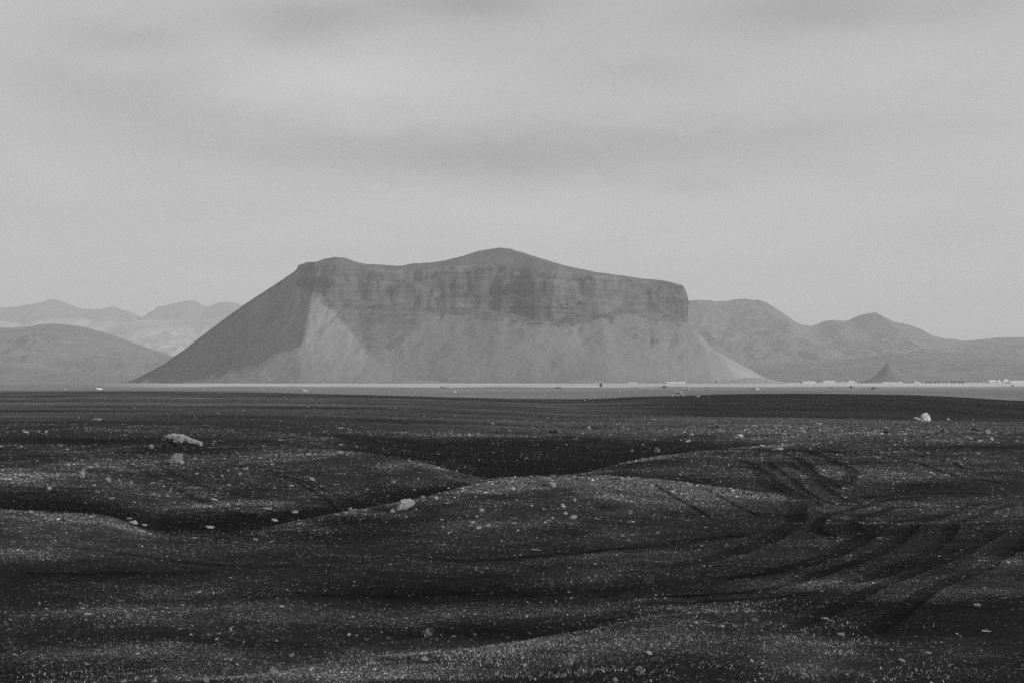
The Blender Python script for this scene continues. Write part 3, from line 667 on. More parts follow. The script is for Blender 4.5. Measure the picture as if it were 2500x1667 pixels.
for (p, a, fy, ny_, s) in GV:
    dep = np.log(d / p[1]); dep = dep / np.where(dep > 0, max(math.log(fy / p[1]), .03), max(math.log(p[1] / ny_), .03))
    w_ = np.maximum(w_, s * np.exp(-(((u - UC - p[0] / p[1] * F) / a) ** 2 + dep ** 2) * .9))
cl_ = fbm(x / .35, d / .35, oct=3, s=82) + .6 * fbm(x / 1.6, d / 1.6, oct=2, s=83)
z, m = ground_z(x, d)
k = g.uniform(0, 1, n) < np.clip(w_ * np.clip(.45 + 1.5 * cl_, 0, 1.6), 0, 1) * (1 - m)
x, d, z = x[k], d[k], z[k]; n = len(x)
gr = blades('dry_moss_and_grass', x, d, z, g.uniform(.012, .040, n), g.uniform(.004, .011, n), np.where(g.uniform(0, 1, n) < .5, g.uniform(.20, .48, n), g.uniform(.04, .14, n)), g, M_BLADE, None, 1.1)
tag(gr, 'short pale dry grass and moss along the nearest rise', None, None, 'stuff')

# ------------------------------------------------------------------ stones
def stone_mat(name, sc, contrast):
    m, t, b = new_mat(name, .92, .12)
    oi = t.node('ShaderNodeObjectInfo'); cb = t.node('ShaderNodeRGBToBW'); t.l.new(oi.outputs['Color'], cb.inputs[0])
    tcn = t.node('ShaderNodeTexCoord').outputs['Object']
    f = t.noise(tcn, 3.0 * sc, 6, .65, .4); h_ = t.noise(tcn, 12.0 * sc, 4, .65)
    lichen = t.mapr(t.noise(tcn, 5.0 * sc, 5, .7, .8), .54, .60, 0, 1)
    v = t.m('MULTIPLY', cb.outputs[0], t.mapr(f, .3, .7, 1 - contrast, 1 + contrast))
    v = t.m('MULTIPLY', v, t.m('SUBTRACT', 1.0, t.m('MULTIPLY', lichen, .35)))
    set_grey(t, b, v); bump(t, b, t.m('ADD', f, t.m('MULTIPLY', h_, .5)), .12, .8)
    return m
M_STONE = stone_mat('weathered_stone', 1.0, .5)
def ico(sub):
    import bmesh
    bm = bmesh.new(); bmesh.ops.create_icosphere(bm, subdivisions=sub, radius=1.0)
    V = np.array([v.co[:] for v in bm.verts]); Fc = np.array([[v.index for v in f.verts] for f in bm.faces]); bm.free(); return V, Fc
ICO3, ICO4, ICO5 = ico(3), ico(4), ico(5)
def rock_mesh(name, seed, sph=ICO3, cuts=9, rough=.10, flat=-.35, smooth=False, pn=2.6, tilt=0, stretch=(1, 1, 1)):
    g = np.random.default_rng(seed); V, Fc = sph; V = V.copy()
    V /= ((np.abs(V) ** pn).sum(1) ** (1 / pn))[:, None]
    V *= (1 + .22 * fbm(V[:, 0] * 1.3 + seed, V[:, 1] * 1.3, V[:, 2] * 1.3, oct=2, s=seed))[:, None]
    for k in range(cuts):
        nrm = g.normal(size=3); nrm[2] = abs(nrm[2]) * .8 if k % 3 else nrm[2]; nrm /= np.linalg.norm(nrm); o = g.uniform(.55, .85)
        s = V @ nrm - o; V -= np.where(s > 0, s * .92, 0)[:, None] * nrm
    r = np.linalg.norm(V, axis=1, keepdims=True)
    V = V * (1 + rough * fbm(V[:, 0] * 4 + seed, V[:, 1] * 4, V[:, 2] * 4, oct=4, s=seed + 7))[:, None]
    V = V * np.array(stretch); V = np.stack([V[:, 0] * math.cos(tilt) - V[:, 2] * math.sin(tilt), V[:, 1], V[:, 0] * math.sin(tilt) + V[:, 2] * math.cos(tilt)], -1)
    V[:, 2] = np.where(V[:, 2] < flat, flat + (V[:, 2] - flat) * .25, V[:, 2])
    V -= (V.max(0) + V.min(0)) / 2; V /= (V.max(0) - V.min(0))
    V[:, 2] += .5 - .16                                   # base sunk a little in the sand
    me = bpy.data.meshes.new(name)
    me.from_pydata(V.tolist(), [], Fc.tolist()); me.polygons.foreach_set('use_smooth', np.full(len(Fc), smooth)); me.materials.append(M_STONE); me.update()
    return me
VAR = [rock_mesh('stone', 500 + i, ICO3, cuts=9 + i % 5, pn=2.2 + (i % 4) * .5, rough=.08 + .03 * (i % 3), tilt=(i % 5 - 2) * .16, stretch=(1.2, .9, .62)) for i in range(16)]
def put_stone(u, v, w, h, tn, name, label, cat, group=None, mesh=None, rz=None, depth=None, tilt=None, rnd=random):
    x, d = hit(u, v + h * .5)
    z, _ = ground_z(x, d); s = d / F
    o = bpy.data.objects.new(name, mesh or rnd.choice(VAR)); C.objects.link(o)
    o.scale = (w * s, (depth or rnd.uniform(.7, 1.0)) * w * s, h * s * 1.08)
    o.location = (x, d, z[0] + 0.0)
    o.rotation_euler = (0, 0, rnd.uniform(-.5, .5) + rnd.choice((0, math.pi)) if rz is None else rz)
    if tilt: o.rotation_euler[1] = tilt
    tn *= .88; o.color = (tn, tn, tn, 1)
    return tag(o, label, cat, group)
# u, v, width, height, grey, label
BIG = [
 (367, 1088, 17, 11, .17, 'round grey stone just left of the turf capped boulder'),
 (237, 1022, 25, 7, .20, 'low pale stone alone on the flat ground beyond the left bank'),
 (62, 1053, 18, 6, .28, 'leftmost and widest stone in the short row on the left terrace edge'),
 (793, 1045, 14, 9, .05, 'dark stone at the head of the short gully left of centre'),
 (831, 1044, 17, 5, .25, 'flat pale stone right of the dark stone at the gully head'),
 (1030, 1213, 18, 9, .22, 'grey stone up the slope to the right of the big pale slab'),
 (1065, 1215, 11, 8, .34, 'small bright stone second to the right of the big pale slab'),
 (958, 1246, 13, 8, .40, 'small white stone touching the lower left end of the big pale slab'),
 (760, 1168, 17, 9, .24, 'grey stone on the left slope above the wheel tracks'),
 (960, 1175, 12, 7, .30, 'pale stone below the crest left of centre'),
 (1175, 1245, 15, 11, .36, 'pointed white stone on the left side of the middle mound'),
 (1163, 1259, 11, 6, .28, 'small stone just below the pointed white stone'),
 (1188, 1281, 20, 6, .30, 'flat pale stone low on the left side of the middle mound'),
 (1167, 1287, 17, 7, .36, 'pale stone left of and below the flat one low on the middle mound'),
 (1347, 1180, 24, 12, .27, 'widest pale stone lying on the very crest of the middle mound'),
 (1409, 1198, 19, 11, .20, 'grey rounded stone on the right of the middle mound crest'),
 (1402, 1219, 12, 8, .34, 'bright stone under the grey rounded one on the middle mound'),
 (1375, 1232, 14, 11, .38, 'bright angular stone in the middle of the middle mound'),
 (1380, 1251, 11, 8, .36, 'small bright stone between two angular ones on the middle mound'),
 (1399, 1260, 21, 11, .42, 'bright wedge shaped stone, lowest of the larger ones on the middle mound'),
 (1298, 1232, 9, 7, .33, 'small pale stone on the left half of the middle mound'),
 (1545, 1273, 12, 5, .38, 'flat white stone alone on the right flank of the middle mound'),
 (1590, 1185, 13, 9, .36, 'white stone at the head of the narrow track over the middle mound'),
 (1308, 1341, 26, 4, .30, 'long thin flat stone below the middle mound'),
 (1348, 1052, 16, 9, .05, 'dark stone, left one of the close pair on the hollow rim'),
 (1361, 1051, 17, 11, .09, 'taller stone, right one of the close pair on the hollow rim'),
 (1803, 1063, 25, 10, .40, 'bright stone on the terrace above the right end of the dark hollow'),
 (1678, 1075, 17, 7, .34, 'pale flat stone near the upper rim of the dark hollow'),
 (1603, 1096, 17, 14, .13, 'grey upright stone inside the dark hollow'),
 (1757, 1039, 21, 7, .08, 'low dark stone among the pale ones on the far terrace'),
 (1792, 1029, 15, 9, .07, 'dark stone standing on the crest line of the far terrace'),
 (1841, 1038, 14, 6, .30, 'pale stone right of the dark one on the far terrace crest'),
 (1951, 1044, 25, 5, .20, 'long low stone on the far terrace'),
 (1898, 1094, 30, 6, .30, 'low pale slab flush with the sand right of the hollow'),
 (2175, 1051, 38, 11, .06, 'long dark low rock on the right terrace'),
 (2207, 1058, 14, 7, .26, 'grey stone against the right end of the long dark low rock'),
 (2260, 1016, 26, 24, .50, 'bright white upright boulder standing at the right against the dark hump'),
 (2237, 1021, 20, 10, .30, 'lower grey stone beside the bright white upright boulder'),
 (2250, 1024, 10, 9, .40, 'small pale stone wedged between the white boulder and its grey neighbour'),
 (2314, 1022, 8, 6, .24, 'small round stone right of the bright white upright boulder'),
 (2303, 1049, 32, 13, .10, 'dark rock with a lit right side on the right terrace'),
 (2382, 1047, 22, 7, .06, 'low black rock between two paler stones at the right'),
 (2409, 1052, 20, 12, .20, 'rounded grey stone right of the low black rock'),
 (2422, 1069, 11, 9, .40, 'small bright stone below the rounded grey stone at the right'),
 (2454, 1045, 14, 8, .18, 'grey stone nearest the right edge on the terrace'),
 (2305, 1073, 14, 7, .28, 'pale stone below the dark rock with the lit side'),
 (1659, 956, 20, 8, .34, 'pale dome shaped boulder far out on the grey plain'),
 (1845, 948, 22, 6, .34, 'pale flat rock with a dark left end far out on the grey plain'),
 (1467, 938.5, 7, 10, .05, 'dark upright rock on a low rise in front of the mountain'),
 (1622, 943, 12, 6, .09, 'dark low rock in front of the farm building with the silo'),
 (1364, 945, 14, 5, .12, 'grey low rock left of the dark upright rock on the far plain'),
 (1088, 944, 30, 5, .32, 'long pale rock far out below the middle of the mountain'),
 (740, 951, 24, 6, .34, 'pale rock far out on the plain left of centre'),
 (243, 948, 17, 5, .60, 'bright white rock far out on the plain at the left'),
 (158, 949.5, 9, 3, .45, 'small white rock left of the bright one far out on the plain'),
 (2079, 943, 9, 6, .06, 'dark jagged rock on the far plain left of the pointed hill'),
 (2033, 945, 22, 4, .24, 'low rock with a black shadow left of the dark jagged one on the far plain'),
 (2132, 946, 14, 5, .16, 'low grey rock on the far plain in front of the pointed hill'),
 (2472, 940, 6, 4, .04, 'small black rock on the plain below the farmhouses at the right edge'),
 (214, 1497, 19, 4, .42, 'thin white flat stone alone in the lower left sand'),
 (563, 1534, 6, 9, .36, 'small upright pale stone in the lower left foreground'),
 (852, 1547, 10, 6, .42, 'small round white stone in the foreground left of the tussock'),
 (714, 1596, 9, 7, .28, 'small rounded stone lying in the dark trough at the bottom left'),
 (547, 1634, 25, 15, .10, 'dark rounded stone half buried near the bottom edge at the left'),
 (667, 1637, 21, 10, .28, 'pale rounded stone at the left end of the nearest grassy rise'),
 (375, 1660, 16, 8, .40, 'pale round stone cut by the bottom edge at the left'),
 (302, 1660, 18, 8, .28, 'grey stone on the bottom edge, left of a pale round one'),
 (503, 1658, 20, 11, .24, 'grey stone on the bottom edge below the dark half buried one'),
 (579, 1620, 10, 7, .38, 'small pale stone up and right of the dark half buried one'),
 (1036, 1606, 22, 11, .30, 'pale stone in the grass on the nearest rise'),
 (1585, 1592, 19, 9, .42, 'bright flat stone in the centre right foreground'),
 (1502, 1657, 15, 10, .40, 'bright lumpy stone near the bottom edge right of centre'),
 (2053, 1547, 20, 8, .34, 'pale triangular stone in the right foreground'),
 (1699, 1519, 12, 6, .40, 'bright small stone on the gravel ridge right of centre'),
 (1443, 1541, 9, 7, .34, 'left one of three small round stones in a row in the foreground'),
 (1453, 1542, 9, 7, .30, 'middle one of three small round stones in a row in the foreground'),
 (1463, 1541, 9, 7, .34, 'right one of three small round stones in a row in the foreground'),
 (1837, 1511, 26, 10, .16, 'grey pointed stone half buried on the gravel ridge at the right'),
 (2385, 1475, 18, 8, .32, 'ragged pale stone near the right edge of the foreground'),
 (2409, 1539, 25, 4, .38, 'long thin bright stone near the right edge of the foreground'),
 (1962, 1642, 17, 6, .32, 'pale flat stone near the bottom edge at the right'),
 (1285, 1502, 11, 7, .34, 'pale stone above the dark trough in the centre foreground'),
 (1760, 1527, 21, 5, .34, 'flat pale stone on the gravel ridge right of centre'),
 (2015, 1507, 18, 5, .32, 'flat pale stone behind the triangular one at the right'),
]
for q, (u, v, w, h, tn, lb) in enumerate(BIG):
    if (u, v) == (2260, 1016): put_stone(u, v, w, h, tn, 'stone', lb, 'stone', mesh=rock_mesh('stone', 640, ICO4, cuts=8, rough=.09, pn=3.6), rz=.3, depth=.8)
    else: put_stone(u, v, w, h, tn, 'stone', lb, 'stone')
LM = [(989, 1229, 'the large leaning pale slab'), (427, 1118, 'the grey craggy domed boulder'), (445, 1077, 'the turf capped boulder'), (1347, 1180, 'the wide stone on the middle mound crest'),
 (1399, 1260, 'the bright wedge shaped stone'), (1175, 1245, 'the pointed white stone'), (1545, 1273, 'the flat white stone on the mound flank'), (1361, 1051, 'the dark pair on the hollow rim'),
 (1603, 1096, 'the grey upright stone in the hollow'), (1803, 1063, 'the bright stone above the hollow end'), (2260, 1016, 'the white upright boulder'), (2175, 1051, 'the long dark low rock'),
 (2409, 1052, 'the rounded grey stone at the right'), (1898, 1094, 'the low pale slab right of the hollow'), (793, 1045, 'the dark stone at the gully head'), (237, 1022, 'the low pale stone far left'),
 (62, 1053, 'the short stone row at the far left'), (760, 1168, 'the grey stone above the wheel tracks'), (200, 1153, 'the tallest pale grass tuft'), (1308, 1341, 'the long thin flat stone below the mound'),
 (214, 1497, 'the thin white flat stone'), (547, 1634, 'the dark half buried stone'), (1044, 1540, 'the grey grass tussock'), (1585, 1592, 'the bright flat foreground stone'), (1837, 1511, 'the grey pointed ridge stone'),
 (2053, 1547, 'the pale triangular stone'), (2409, 1539, 'the long thin bright stone'), (1659, 956, 'the pale dome shaped boulder'), (1467, 938, 'the dark upright rock on the far plain'), (740, 951, 'the pale rock far left of centre'),
 (1088, 944, 'the long pale rock on the far plain'), (2079, 943, 'the dark jagged rock on the far plain'), (325, 1273, 'the mouth of the dark gully'), (1700, 1330, 'the tracked slope below the mound'), (2222, 1150, 'the thin curving tracks at the right')]
SMALLS = []
def name_smalls():
    ordn = ['', 'second ', 'third ', 'fourth ', 'fifth ', 'sixth ', 'seventh ', 'eighth ', 'ninth ', 'tenth ', 'eleventh ', 'twelfth ', 'thirteenth ', 'fourteenth ', 'fifteenth ']
    bins = {}
    for (o, u, v, tn) in SMALLS:
        L = min(LM, key=lambda q: math.hypot(q[0] - u, (q[1] - v) * 2.5)); dx, dy = u - L[0], (v - L[1]) * 2.0
        side = ('right of' if dx > 0 else 'left of') if abs(dx) > abs(dy) else ('below' if dy > 0 else 'beyond')
        word = 'dark' if tn < .15 else 'grey' if tn < .23 else 'pale' if tn < .36 else 'bright'
        bins.setdefault((L[2], side, word), []).append((math.hypot(dx, dy), o))
    for (ln, side, word), lst in bins.items():
        lst.sort(key=lambda q: q[0])
        for k, (_, o) in enumerate(lst):
            o['label'] = 'small %s stone, %snearest %s %s' % (word, ordn[min(k, 14)], side, ln)
def area(u, v):
    if v < 962: return 'small stone far out on the grey plain below the mountain', 'small stones far out on the plain'
    if v < 1062 and u > 1380: return 'small stone on the long stony terrace right of and beyond the dark hollow', 'small stones of the right terrace'
    if v < 1062: return 'small stone along the level terrace edge in the left half', 'small stones of the left terrace edge'
    if u > 1180 and v < 1165 and u < 1750: return 'small pale stone in the dark hollow behind the middle mound', 'small stones in the dark hollow'
    if u > 1750 and v < 1380: return 'small stone on the tracked sand at the right', 'small stones on the tracked sand'
    if u > 1020 and v < 1400: return 'small pale stone scattered over the middle mound', 'small stones on the middle mound'
    if v < 1330: return 'small flat pale stone on the left slope above the gully', 'small stones on the left slope'
    if u < 1250: return 'small stone on the sand in the left foreground', 'small stones of the left foreground'
    return 'small stone on the sand in the right foreground', 'small stones of the right foreground'
SMALL = [(95,1053,8),(112,1052,9),(1093,1218,8),(712,1185,14),(650,1240,26),(720,1248,18),(510,1285,26),(325,1273,26),(345,1295,18),(670,1268,18),(845,1250,16),(855,1240,12),(600,1143,14),(520,1218,22),
 (372,1178,18),(272,1215,18),(120,1190,12),(75,1247,12),(230,1183,10),(480,1155,11),(540,1160,12),(585,1155,10),(475,1312,24),(450,1318,13),(622,1315,18),(315,1264,16),(352,1280,14),
 (1120,1262,8),(1078,1267,11),(1140,1258,8),(1261,1219,10),(1255,1275,12),(1437,1042,10),(1688,1059,12),(1731,1058,8),(1893,1042,10),(1978,1094,8),(1999,1033,18),(2010,1050,8),(2375,1022,6),(2369,1069,12),
 (2262,1066,12),(2132,1059,10),(2084,1054,8),(2143,1115,10),(2387,1106,9),(1702,966,14),(1728,945,8),(1550,945,6),(1298,949,9),(1680,948,8),(1962,946,7),(1050,941,6),(675,1563,9),(2201,1610,20),(2265,1592,18),(2175,1584,10),
 (1835,1611,11),(2151,1325,6),(1319,1469,6),(1526,1518,9),(1640,964,8),(1655,966,7),(1670,965,7),(1330,960,6),(1512,953,8),(1110,955,9),(1140,952,7),(950,951,8),(700,950,7),(660,963,4),(1427,976,5),(1988,964.5,3)]
rs = random.Random(3)
for u, v, w in SMALL:
    lb, gp = area(u, v)
    tn = rs.uniform(.22, .42); SMALLS.append((put_stone(u, v, w, w * rs.uniform(.32, .6) if w < 14 else w * rs.uniform(.22, .35), tn, 'stone', lb, 'stone', gp, rnd=rs), u, v, tn))
left_n = 300 - len(BIG) - len(SMALL) - 8
ZN = [(1300, 1225, 170, 50, 34), (1550, 1215, 200, 30, 12), (2000, 1045, 430, 22, 34), (1350, 1080, 330, 24, 22), (500, 1210, 420, 70, 20), (1000, 1160, 170, 35, 12), (600, 1600, 560, 55, 22), (1500, 1560, 420, 70, 20), (2200, 1570, 260, 70, 20), (1500, 952, 500, 10, 18), (700, 1480, 600, 40, 12), (2200, 1150, 260, 60, 10)]
tot = sum(z_[4] for z_ in ZN)
for (u0, v0, a, h_, cnt) in ZN:
    for k in range(int(cnt * left_n / tot)):
        u = min(max(rs.gauss(u0, a * .6), 6), 2494); v = rs.gauss(v0, h_ * .55)
        if not (940 < v < 1655): v = v0
        w = rs.choice((6, 7, 7, 8, 9, 10)) * (.7 if v < 970 else 1)
        lb, gp = area(u, v)
        tn = rs.choice((.12, .2, .26, .34, .42)); SMALLS.append((put_stone(u, v, w, w * rs.uniform(.3, .6), tn, 'stone', lb, 'stone', gp, rnd=rs), u, v, tn))
name_smalls()

# the big pale slab on the shoulder of the middle mound: long, leaning, its lit back to the right
me = rock_mesh('slab', 611, ICO4, cuts=7, rough=.05, flat=-.62, pn=3.0, tilt=.42, stretch=(1.15, .7, .50))
put_stone(989, 1229, 50, 29, .38, 'boulder', 'large pale slab leaning on the left shoulder of the middle mound above the gully', 'boulder', mesh=me, rz=0, depth=.5)
# grey domed boulder below the turf capped one
me = rock_mesh('boulder', 626, ICO5, cuts=12, rough=.16, pn=1.9, flat=-.2)
put_stone(427, 1117, 44, 31, .18, 'boulder', 'grey craggy domed boulder in front of the turf capped one', 'boulder', mesh=me, rz=.3, depth=.9)

# the boulder with turf growing over its back
def turf_boulder():
    x, d = hit(448, 1091); s = d / F; z = ground_z(x, d)[0][0]
    root = bpy.data.objects.new('turf_capped_boulder', None); C.objects.link(root); root.location = (x, d, z)
    tag(root, 'long dark boulder on the left with pale shaggy turf over its top', 'boulder')
    g = np.random.default_rng(9)
    V, Fc = ICO5; V = V.copy()
    hl = 54 * s                                          # half length
    X_ = V[:, 0] * hl
    topp = np.interp(V[:, 0] * 54, [-54, -44, -40, -20, -4, 8, 22, 38, 54], [2, 12, 24, 26, 24, 18, 13, 9, 1]) * s
    fr = np.interp(V[:, 0] * 54, [-54, -40, 0, 30, 54], [6, 17, 19, 13, 4]) * s
    nz = fbm(V[:, 0] * 3.2, V[:, 1] * 3, V[:, 2] * 3, oct=4, s=631)
    q = np.clip(V[:, 2] + .15, -.3, 1)
    Zz = np.where(q > 0, topp * np.maximum(q, 0) ** .55, q * 8 * s)
    under = 1 - .30 * (1 - sm(Zz / (topp + 1e-6), .25, .75))
    Yy = V[:, 1] / np.sqrt(np.maximum(1 - V[:, 0] ** 2, .04)) * fr * under * (1 + .35 * nz)
    Vr = np.stack([X_ * (1 + .05 * nz), Yy, Zz * (1 + .12 * nz)], -1)
    me = bpy.data.meshes.new('rock'); me.from_pydata(Vr.tolist(), [], Fc.tolist()); me.materials.append(M_STONE); me.update()
    o = bpy.data.objects.new('rock', me); C.objects.link(o); o.parent = root; o.color = (.035, .035, .035, 1)
    # turf shell and its shaggy blades over everything that faces up
    tri = Vr[Fc]; nr = np.cross(tri[:, 1] - tri[:, 0], tri[:, 2] - tri[:, 0]); ar = np.linalg.norm(nr, axis=1); nr /= ar[:, None] + 1e-12
    cen = tri.mean(1); hrel = cen[:, 2] / (np.interp(cen[:, 0] / hl * 54, [-54, -44, -40, -20, -4, 8, 22, 38, 54], [2, 12, 24, 26, 24, 18, 13, 9, 1]) * s + 1e-6)
    edge_n = fbm(cen[:, 0] / (6 * s), cen[:, 1] / (6 * s), cen[:, 2] / (6 * s), oct=3, s=640)
    lobe = np.exp(-(((cen[:, 0] / s + 8) / 13) ** 2 + ((cen[:, 2] / s - 14) / 4.5) ** 2)) * (cen[:, 1] < 0)
    sel = ((hrel + .20 * edge_n > .84) & (nr[:, 2] > -.1) & (cen[:, 0] > -41 * s) & (cen[:, 0] < 47 * s)) | (lobe > .5)
    keep = Fc[sel]; used, invx = np.unique(keep, return_inverse=True)
    Vt = Vr[used]; out = Vt - np.array([0, 0, 8 * s]); out /= np.linalg.norm(out, axis=1, keepdims=True); Vt = Vt + out * .035
    sh_ = mesh_np('turf', Vt, invx.reshape(-1, 3), M_BLADE, True, root, {'tone': np.full(len(Vt), .26)})
    ks = np.nonzero(sel)[0]; pick = g.choice(ks, 9000, p=ar[ks] / ar[ks].sum()); bc = g.dirichlet((1, 1, 1), 9000)
    pt = (tri[pick] * bc[:, :, None]).sum(1) + nr[pick] * .03
    bl = blades('grass', pt[:, 0], pt[:, 1], pt[:, 2], g.uniform(.05, .14, 9000), g.uniform(.010, .022, 9000), g.uniform(.22, .60, 9000), g, M_BLADE, sh_, .6)
    tag(bl, None, None, None, 'stuff')
turf_boulder()

# ------------------------------------------------------------------ tussocks
def tussock(u, v, w, h, label, tn, seed, n=260):
    x, d = hit(u, v + h * .5); s = d / F; z = ground_z(x, d)[0][0]
    root = bpy.data.objects.new('grass_tussock', None); C.objects.link(root); root.location = (x, d, z); tag(root, label, 'tussock')
    g = np.random.default_rng(seed); r = np.abs(g.normal(0, .2, n)) * w * s; a = g.uniform(0, 6.283, n)
    bl = blades('leaves', r * np.cos(a), r * np.sin(a), np.zeros(n) - .005, h * s * g.uniform(.25, 1.0, n) * np.clip(1.15 - r / (w * s) * 1.3, .25, 1), np.full(n, .9 * s), g.uniform(tn * .3, tn * 1.5, n), g, M_BLADE, root, .75)
    V, Fc = ICO3; nz = 1 + .2 * fbm(V[:, 0] * 2, V[:, 1] * 2, V[:, 2] * 2, oct=2, s=seed)
    mesh_np('root_mound', V * nz[:, None] * np.array([w * .32, w * .28, h * .2]) * s, Fc, M_GRIT, True, root, {'tone': np.full(len(V), .05)})
tussock(1044, 1540, 26, 25, 'grey tussock standing by itself in the foreground dark sand', .24, 701, 170)
tussock(200, 1153, 12, 26, 'tallest pale grass tuft on the left bank', .42, 702, 120)
tussock(265, 1167, 14, 14, 'low pale grass tuft right of the tallest one on the left bank', .34, 703, 120)
tussock(291, 1172, 10, 10, 'smallest pale grass tuft on the left bank', .34, 704, 100)
tussock(320, 1176, 10, 12, 'pale grass tuft at the right end of the few on the left bank', .3, 705, 100)
tussock(905, 1062, 12, 6, 'thin dry tuft on the rim of the dark hollow', .12, 707, 60)

# ------------------------------------------------------------------ farms at the mountain foot
def flat_mat(name, g_, sc=.6):
    m, t, b = new_mat(name, .8, .2); f = t.noise(pos(t), sc, 5, .6)
    set_grey(t, b, t.mapr(f, .3, .7, g_ * .85, g_ * 1.12)); return m
M_WALL = flat_mat('white_painted_wall', .62); M_ROOFP = flat_mat('pale_metal_roof', .50); M_ROOFD = flat_mat('dark_metal_roof', .16); M_DARK = flat_mat('dark_opening', .04); M_CONC = flat_mat('concrete', .24)
def boxf(x0, x1, y0, y1, z0, z1):
    return [(x0,y0,z0),(x1,y0,z0),(x1,y1,z0),(x0,y1,z0),(x0,y0,z1),(x1,y0,z1),(x1,y1,z1),(x0,y1,z1)], [(3,2,1,0),(4,5,6,7),(0,1,5,4),(1,2,6,5),(2,3,7,6),(3,0,4,7)]
def pyo(name, V, Fc, mat, parent):
    me = bpy.data.meshes.new(name); me.from_pydata(V, [], Fc); me.materials.append(mat); me.update()
    o = bpy.data.objects.new(name, me); C.objects.link(o); o.parent = parent; return o
def house(name, label, cat, u0, u1, vtop, d, ridge_along=True, depth=9, roof=None, rz=0, openings=3, group=None, wallh=.55):
    x0, x1 = mx(u0, d), mx(u1, d); xc = (x0 + x1) / 2; L = (x1 - x0) / 2; z = ground_z(xc, d)[0][0] - .2; H_ = mz(vtop, d) - z
    root = bpy.data.objects.new(name, None); C.objects.link(root); root.location = (xc, d, z); root.rotation_euler[2] = rz
    tag(root, label, cat, group); wh = H_ * wallh; D = depth / 2
    if ridge_along:
        V = [(-L,-D,0),(L,-D,0),(L,D,0),(-L,D,0),(-L,-D,wh),(L,-D,wh),(L,D,wh),(-L,D,wh),(-L,0,H_-.15),(L,0,H_-.15)]
        Fw = [(0,1,5,4),(2,3,7,6),(1,2,6,9,5),(3,0,4,8,7),(3,2,1,0)]
        e = .4; sl = (H_ - wh) / D
        Rv = [(-L-e,-D-e,wh-e*sl),(L+e,-D-e,wh-e*sl),(L+e,0,H_),(-L-e,0,H_),(L+e,D+e,wh-e*sl),(-L-e,D+e,wh-e*sl)]
    else:
        V = [(-L,-D,0),(L,-D,0),(L,D,0),(-L,D,0),(-L,-D,wh),(L,-D,wh),(L,D,wh),(-L,D,wh),(0,-D,H_-.15),(0,D,H_-.15)]
        Fw = [(0,1,5,8,4),(2,3,7,9,6),(1,2,6,5),(3,0,4,7),(3,2,1,0)]
        e = .4; sl = (H_ - wh) / L
        Rv = [(-L-e,D+e,wh-e*sl),(-L-e,-D-e,wh-e*sl),(0,-D-e,H_),(0,D+e,H_),(L+e,-D-e,wh-e*sl),(L+e,D+e,wh-e*sl)]
    n_ = len(Rv); Rv = Rv + [(a_, b_, c_ - .14) for a_, b_, c_ in Rv]
    Rf = [(0,1,2,3),(3,2,4,5),(9,8,7,6),(11,10,8,9),(1,0,6,7),(4,2,8,10),(2,1,7,8),(5,4,10,11),(0,3,9,6),(3,5,11,9)]
    pyo('wall', V, Fw, M_WALL, root); pyo('roof', Rv, Rf, roof or M_ROOFP, root)
    for k in range(openings):
        cx_ = -L + (k + .5) * 2 * L / openings; big = (k == openings // 2)
        w_o, h_o, zb = (1.4, min(2.3, wh * .85), .0) if big else (1.2, min(1.0, wh * .45), wh * .38)
        V2, F2 = boxf(cx_ - w_o / 2, cx_ + w_o / 2, -D - .06, -D + .05, zb + .21, zb + h_o)
        pyo('door' if big else 'window', V2, F2, M_DARK, root)
    return root
house('long_barn', 'long low white barn beside a silo at the right foot of the mountain', 'barn', 1627, 1673, 931.0, 2480, True, 12, None, 0, 7)
house('farm_shed', 'low pale shed at the mountain foot between the dark upright rock and the silo', 'shed', 1534, 1554, 932.5, 2480, True, 9, None, 0, 3)
house('long_barn', 'long white barn at the left end of the farm cluster by the pointed hill', 'barn', 1958, 1989, 930.0, 2750, True, 12, None, .05, 5)
house('farmhouse', 'small white house in front of the middle of the farm cluster', 'house', 1997, 2007, 931.2, 2650, False, 8, M_ROOFD, 0, 3)
house('long_barn', 'long white barn in the middle of the farm cluster', 'barn', 2009, 2037, 928.6, 2850, True, 12, None, 0, 5)
house('farmhouse', 'dark roofed house right of the middle barn', 'house', 2040, 2052, 929.4, 2850, True, 9, M_ROOFD, 0, 3)
house('farmhouse', 'white gabled house with its end towards the plain', 'house', 2054, 2061, 929.0, 2800, False, 9, None, 0, 3)
house('farm_shed', 'small shed in front of the right end of the farm cluster', 'shed', 2063, 2070, 930.8, 2700, False, 8, None, 0, 1)
house('long_barn', 'pale barn at the right end of the farm cluster', 'barn', 2071, 2085, 928.6, 2900, True, 10, None, 0, 3)
house('long_barn', 'low barn in front of the foot of the pointed hill', 'barn', 2153, 2186, 931.6, 2700, True, 10, None, 0, 5)
house('farm_shed', 'shed at the right end of the low barn by the pointed hill', 'shed', 2189, 2203, 931.2, 2700, True, 8, None, 0, 2)
house('farmhouse', 'white house just right of the pointed hill', 'house', 2232, 2243, 930.2, 2750, True, 9, None, 0, 3)
house('farm_shed', 'lower shed beside the white house right of the pointed hill', 'shed', 2244.5, 2254, 930.8, 2760, True, 8, M_ROOFD, 0, 2)
house('farmhouse', 'low broad white house, leftmost of the three by the right edge', 'house', 2414, 2430, 926.8, 2700, True, 12, None, 0, 3, None, .4)
house('farmhouse', 'narrow white gabled house, middle one of the three by the right edge', 'house', 2433.5, 2442.5, 924.6, 2700, False, 10, None, 0, 1, None, .45)
house('farmhouse', 'largest white gabled house by the right edge', 'house', 2446.5, 2463, 922.8, 2700, False, 12, None, 0, 3, None, .45)
house('long_barn', 'long white barn running out of the right edge of the picture', 'barn', 2466, 2520, 928.4, 2690, True, 12, None, 0, 6)
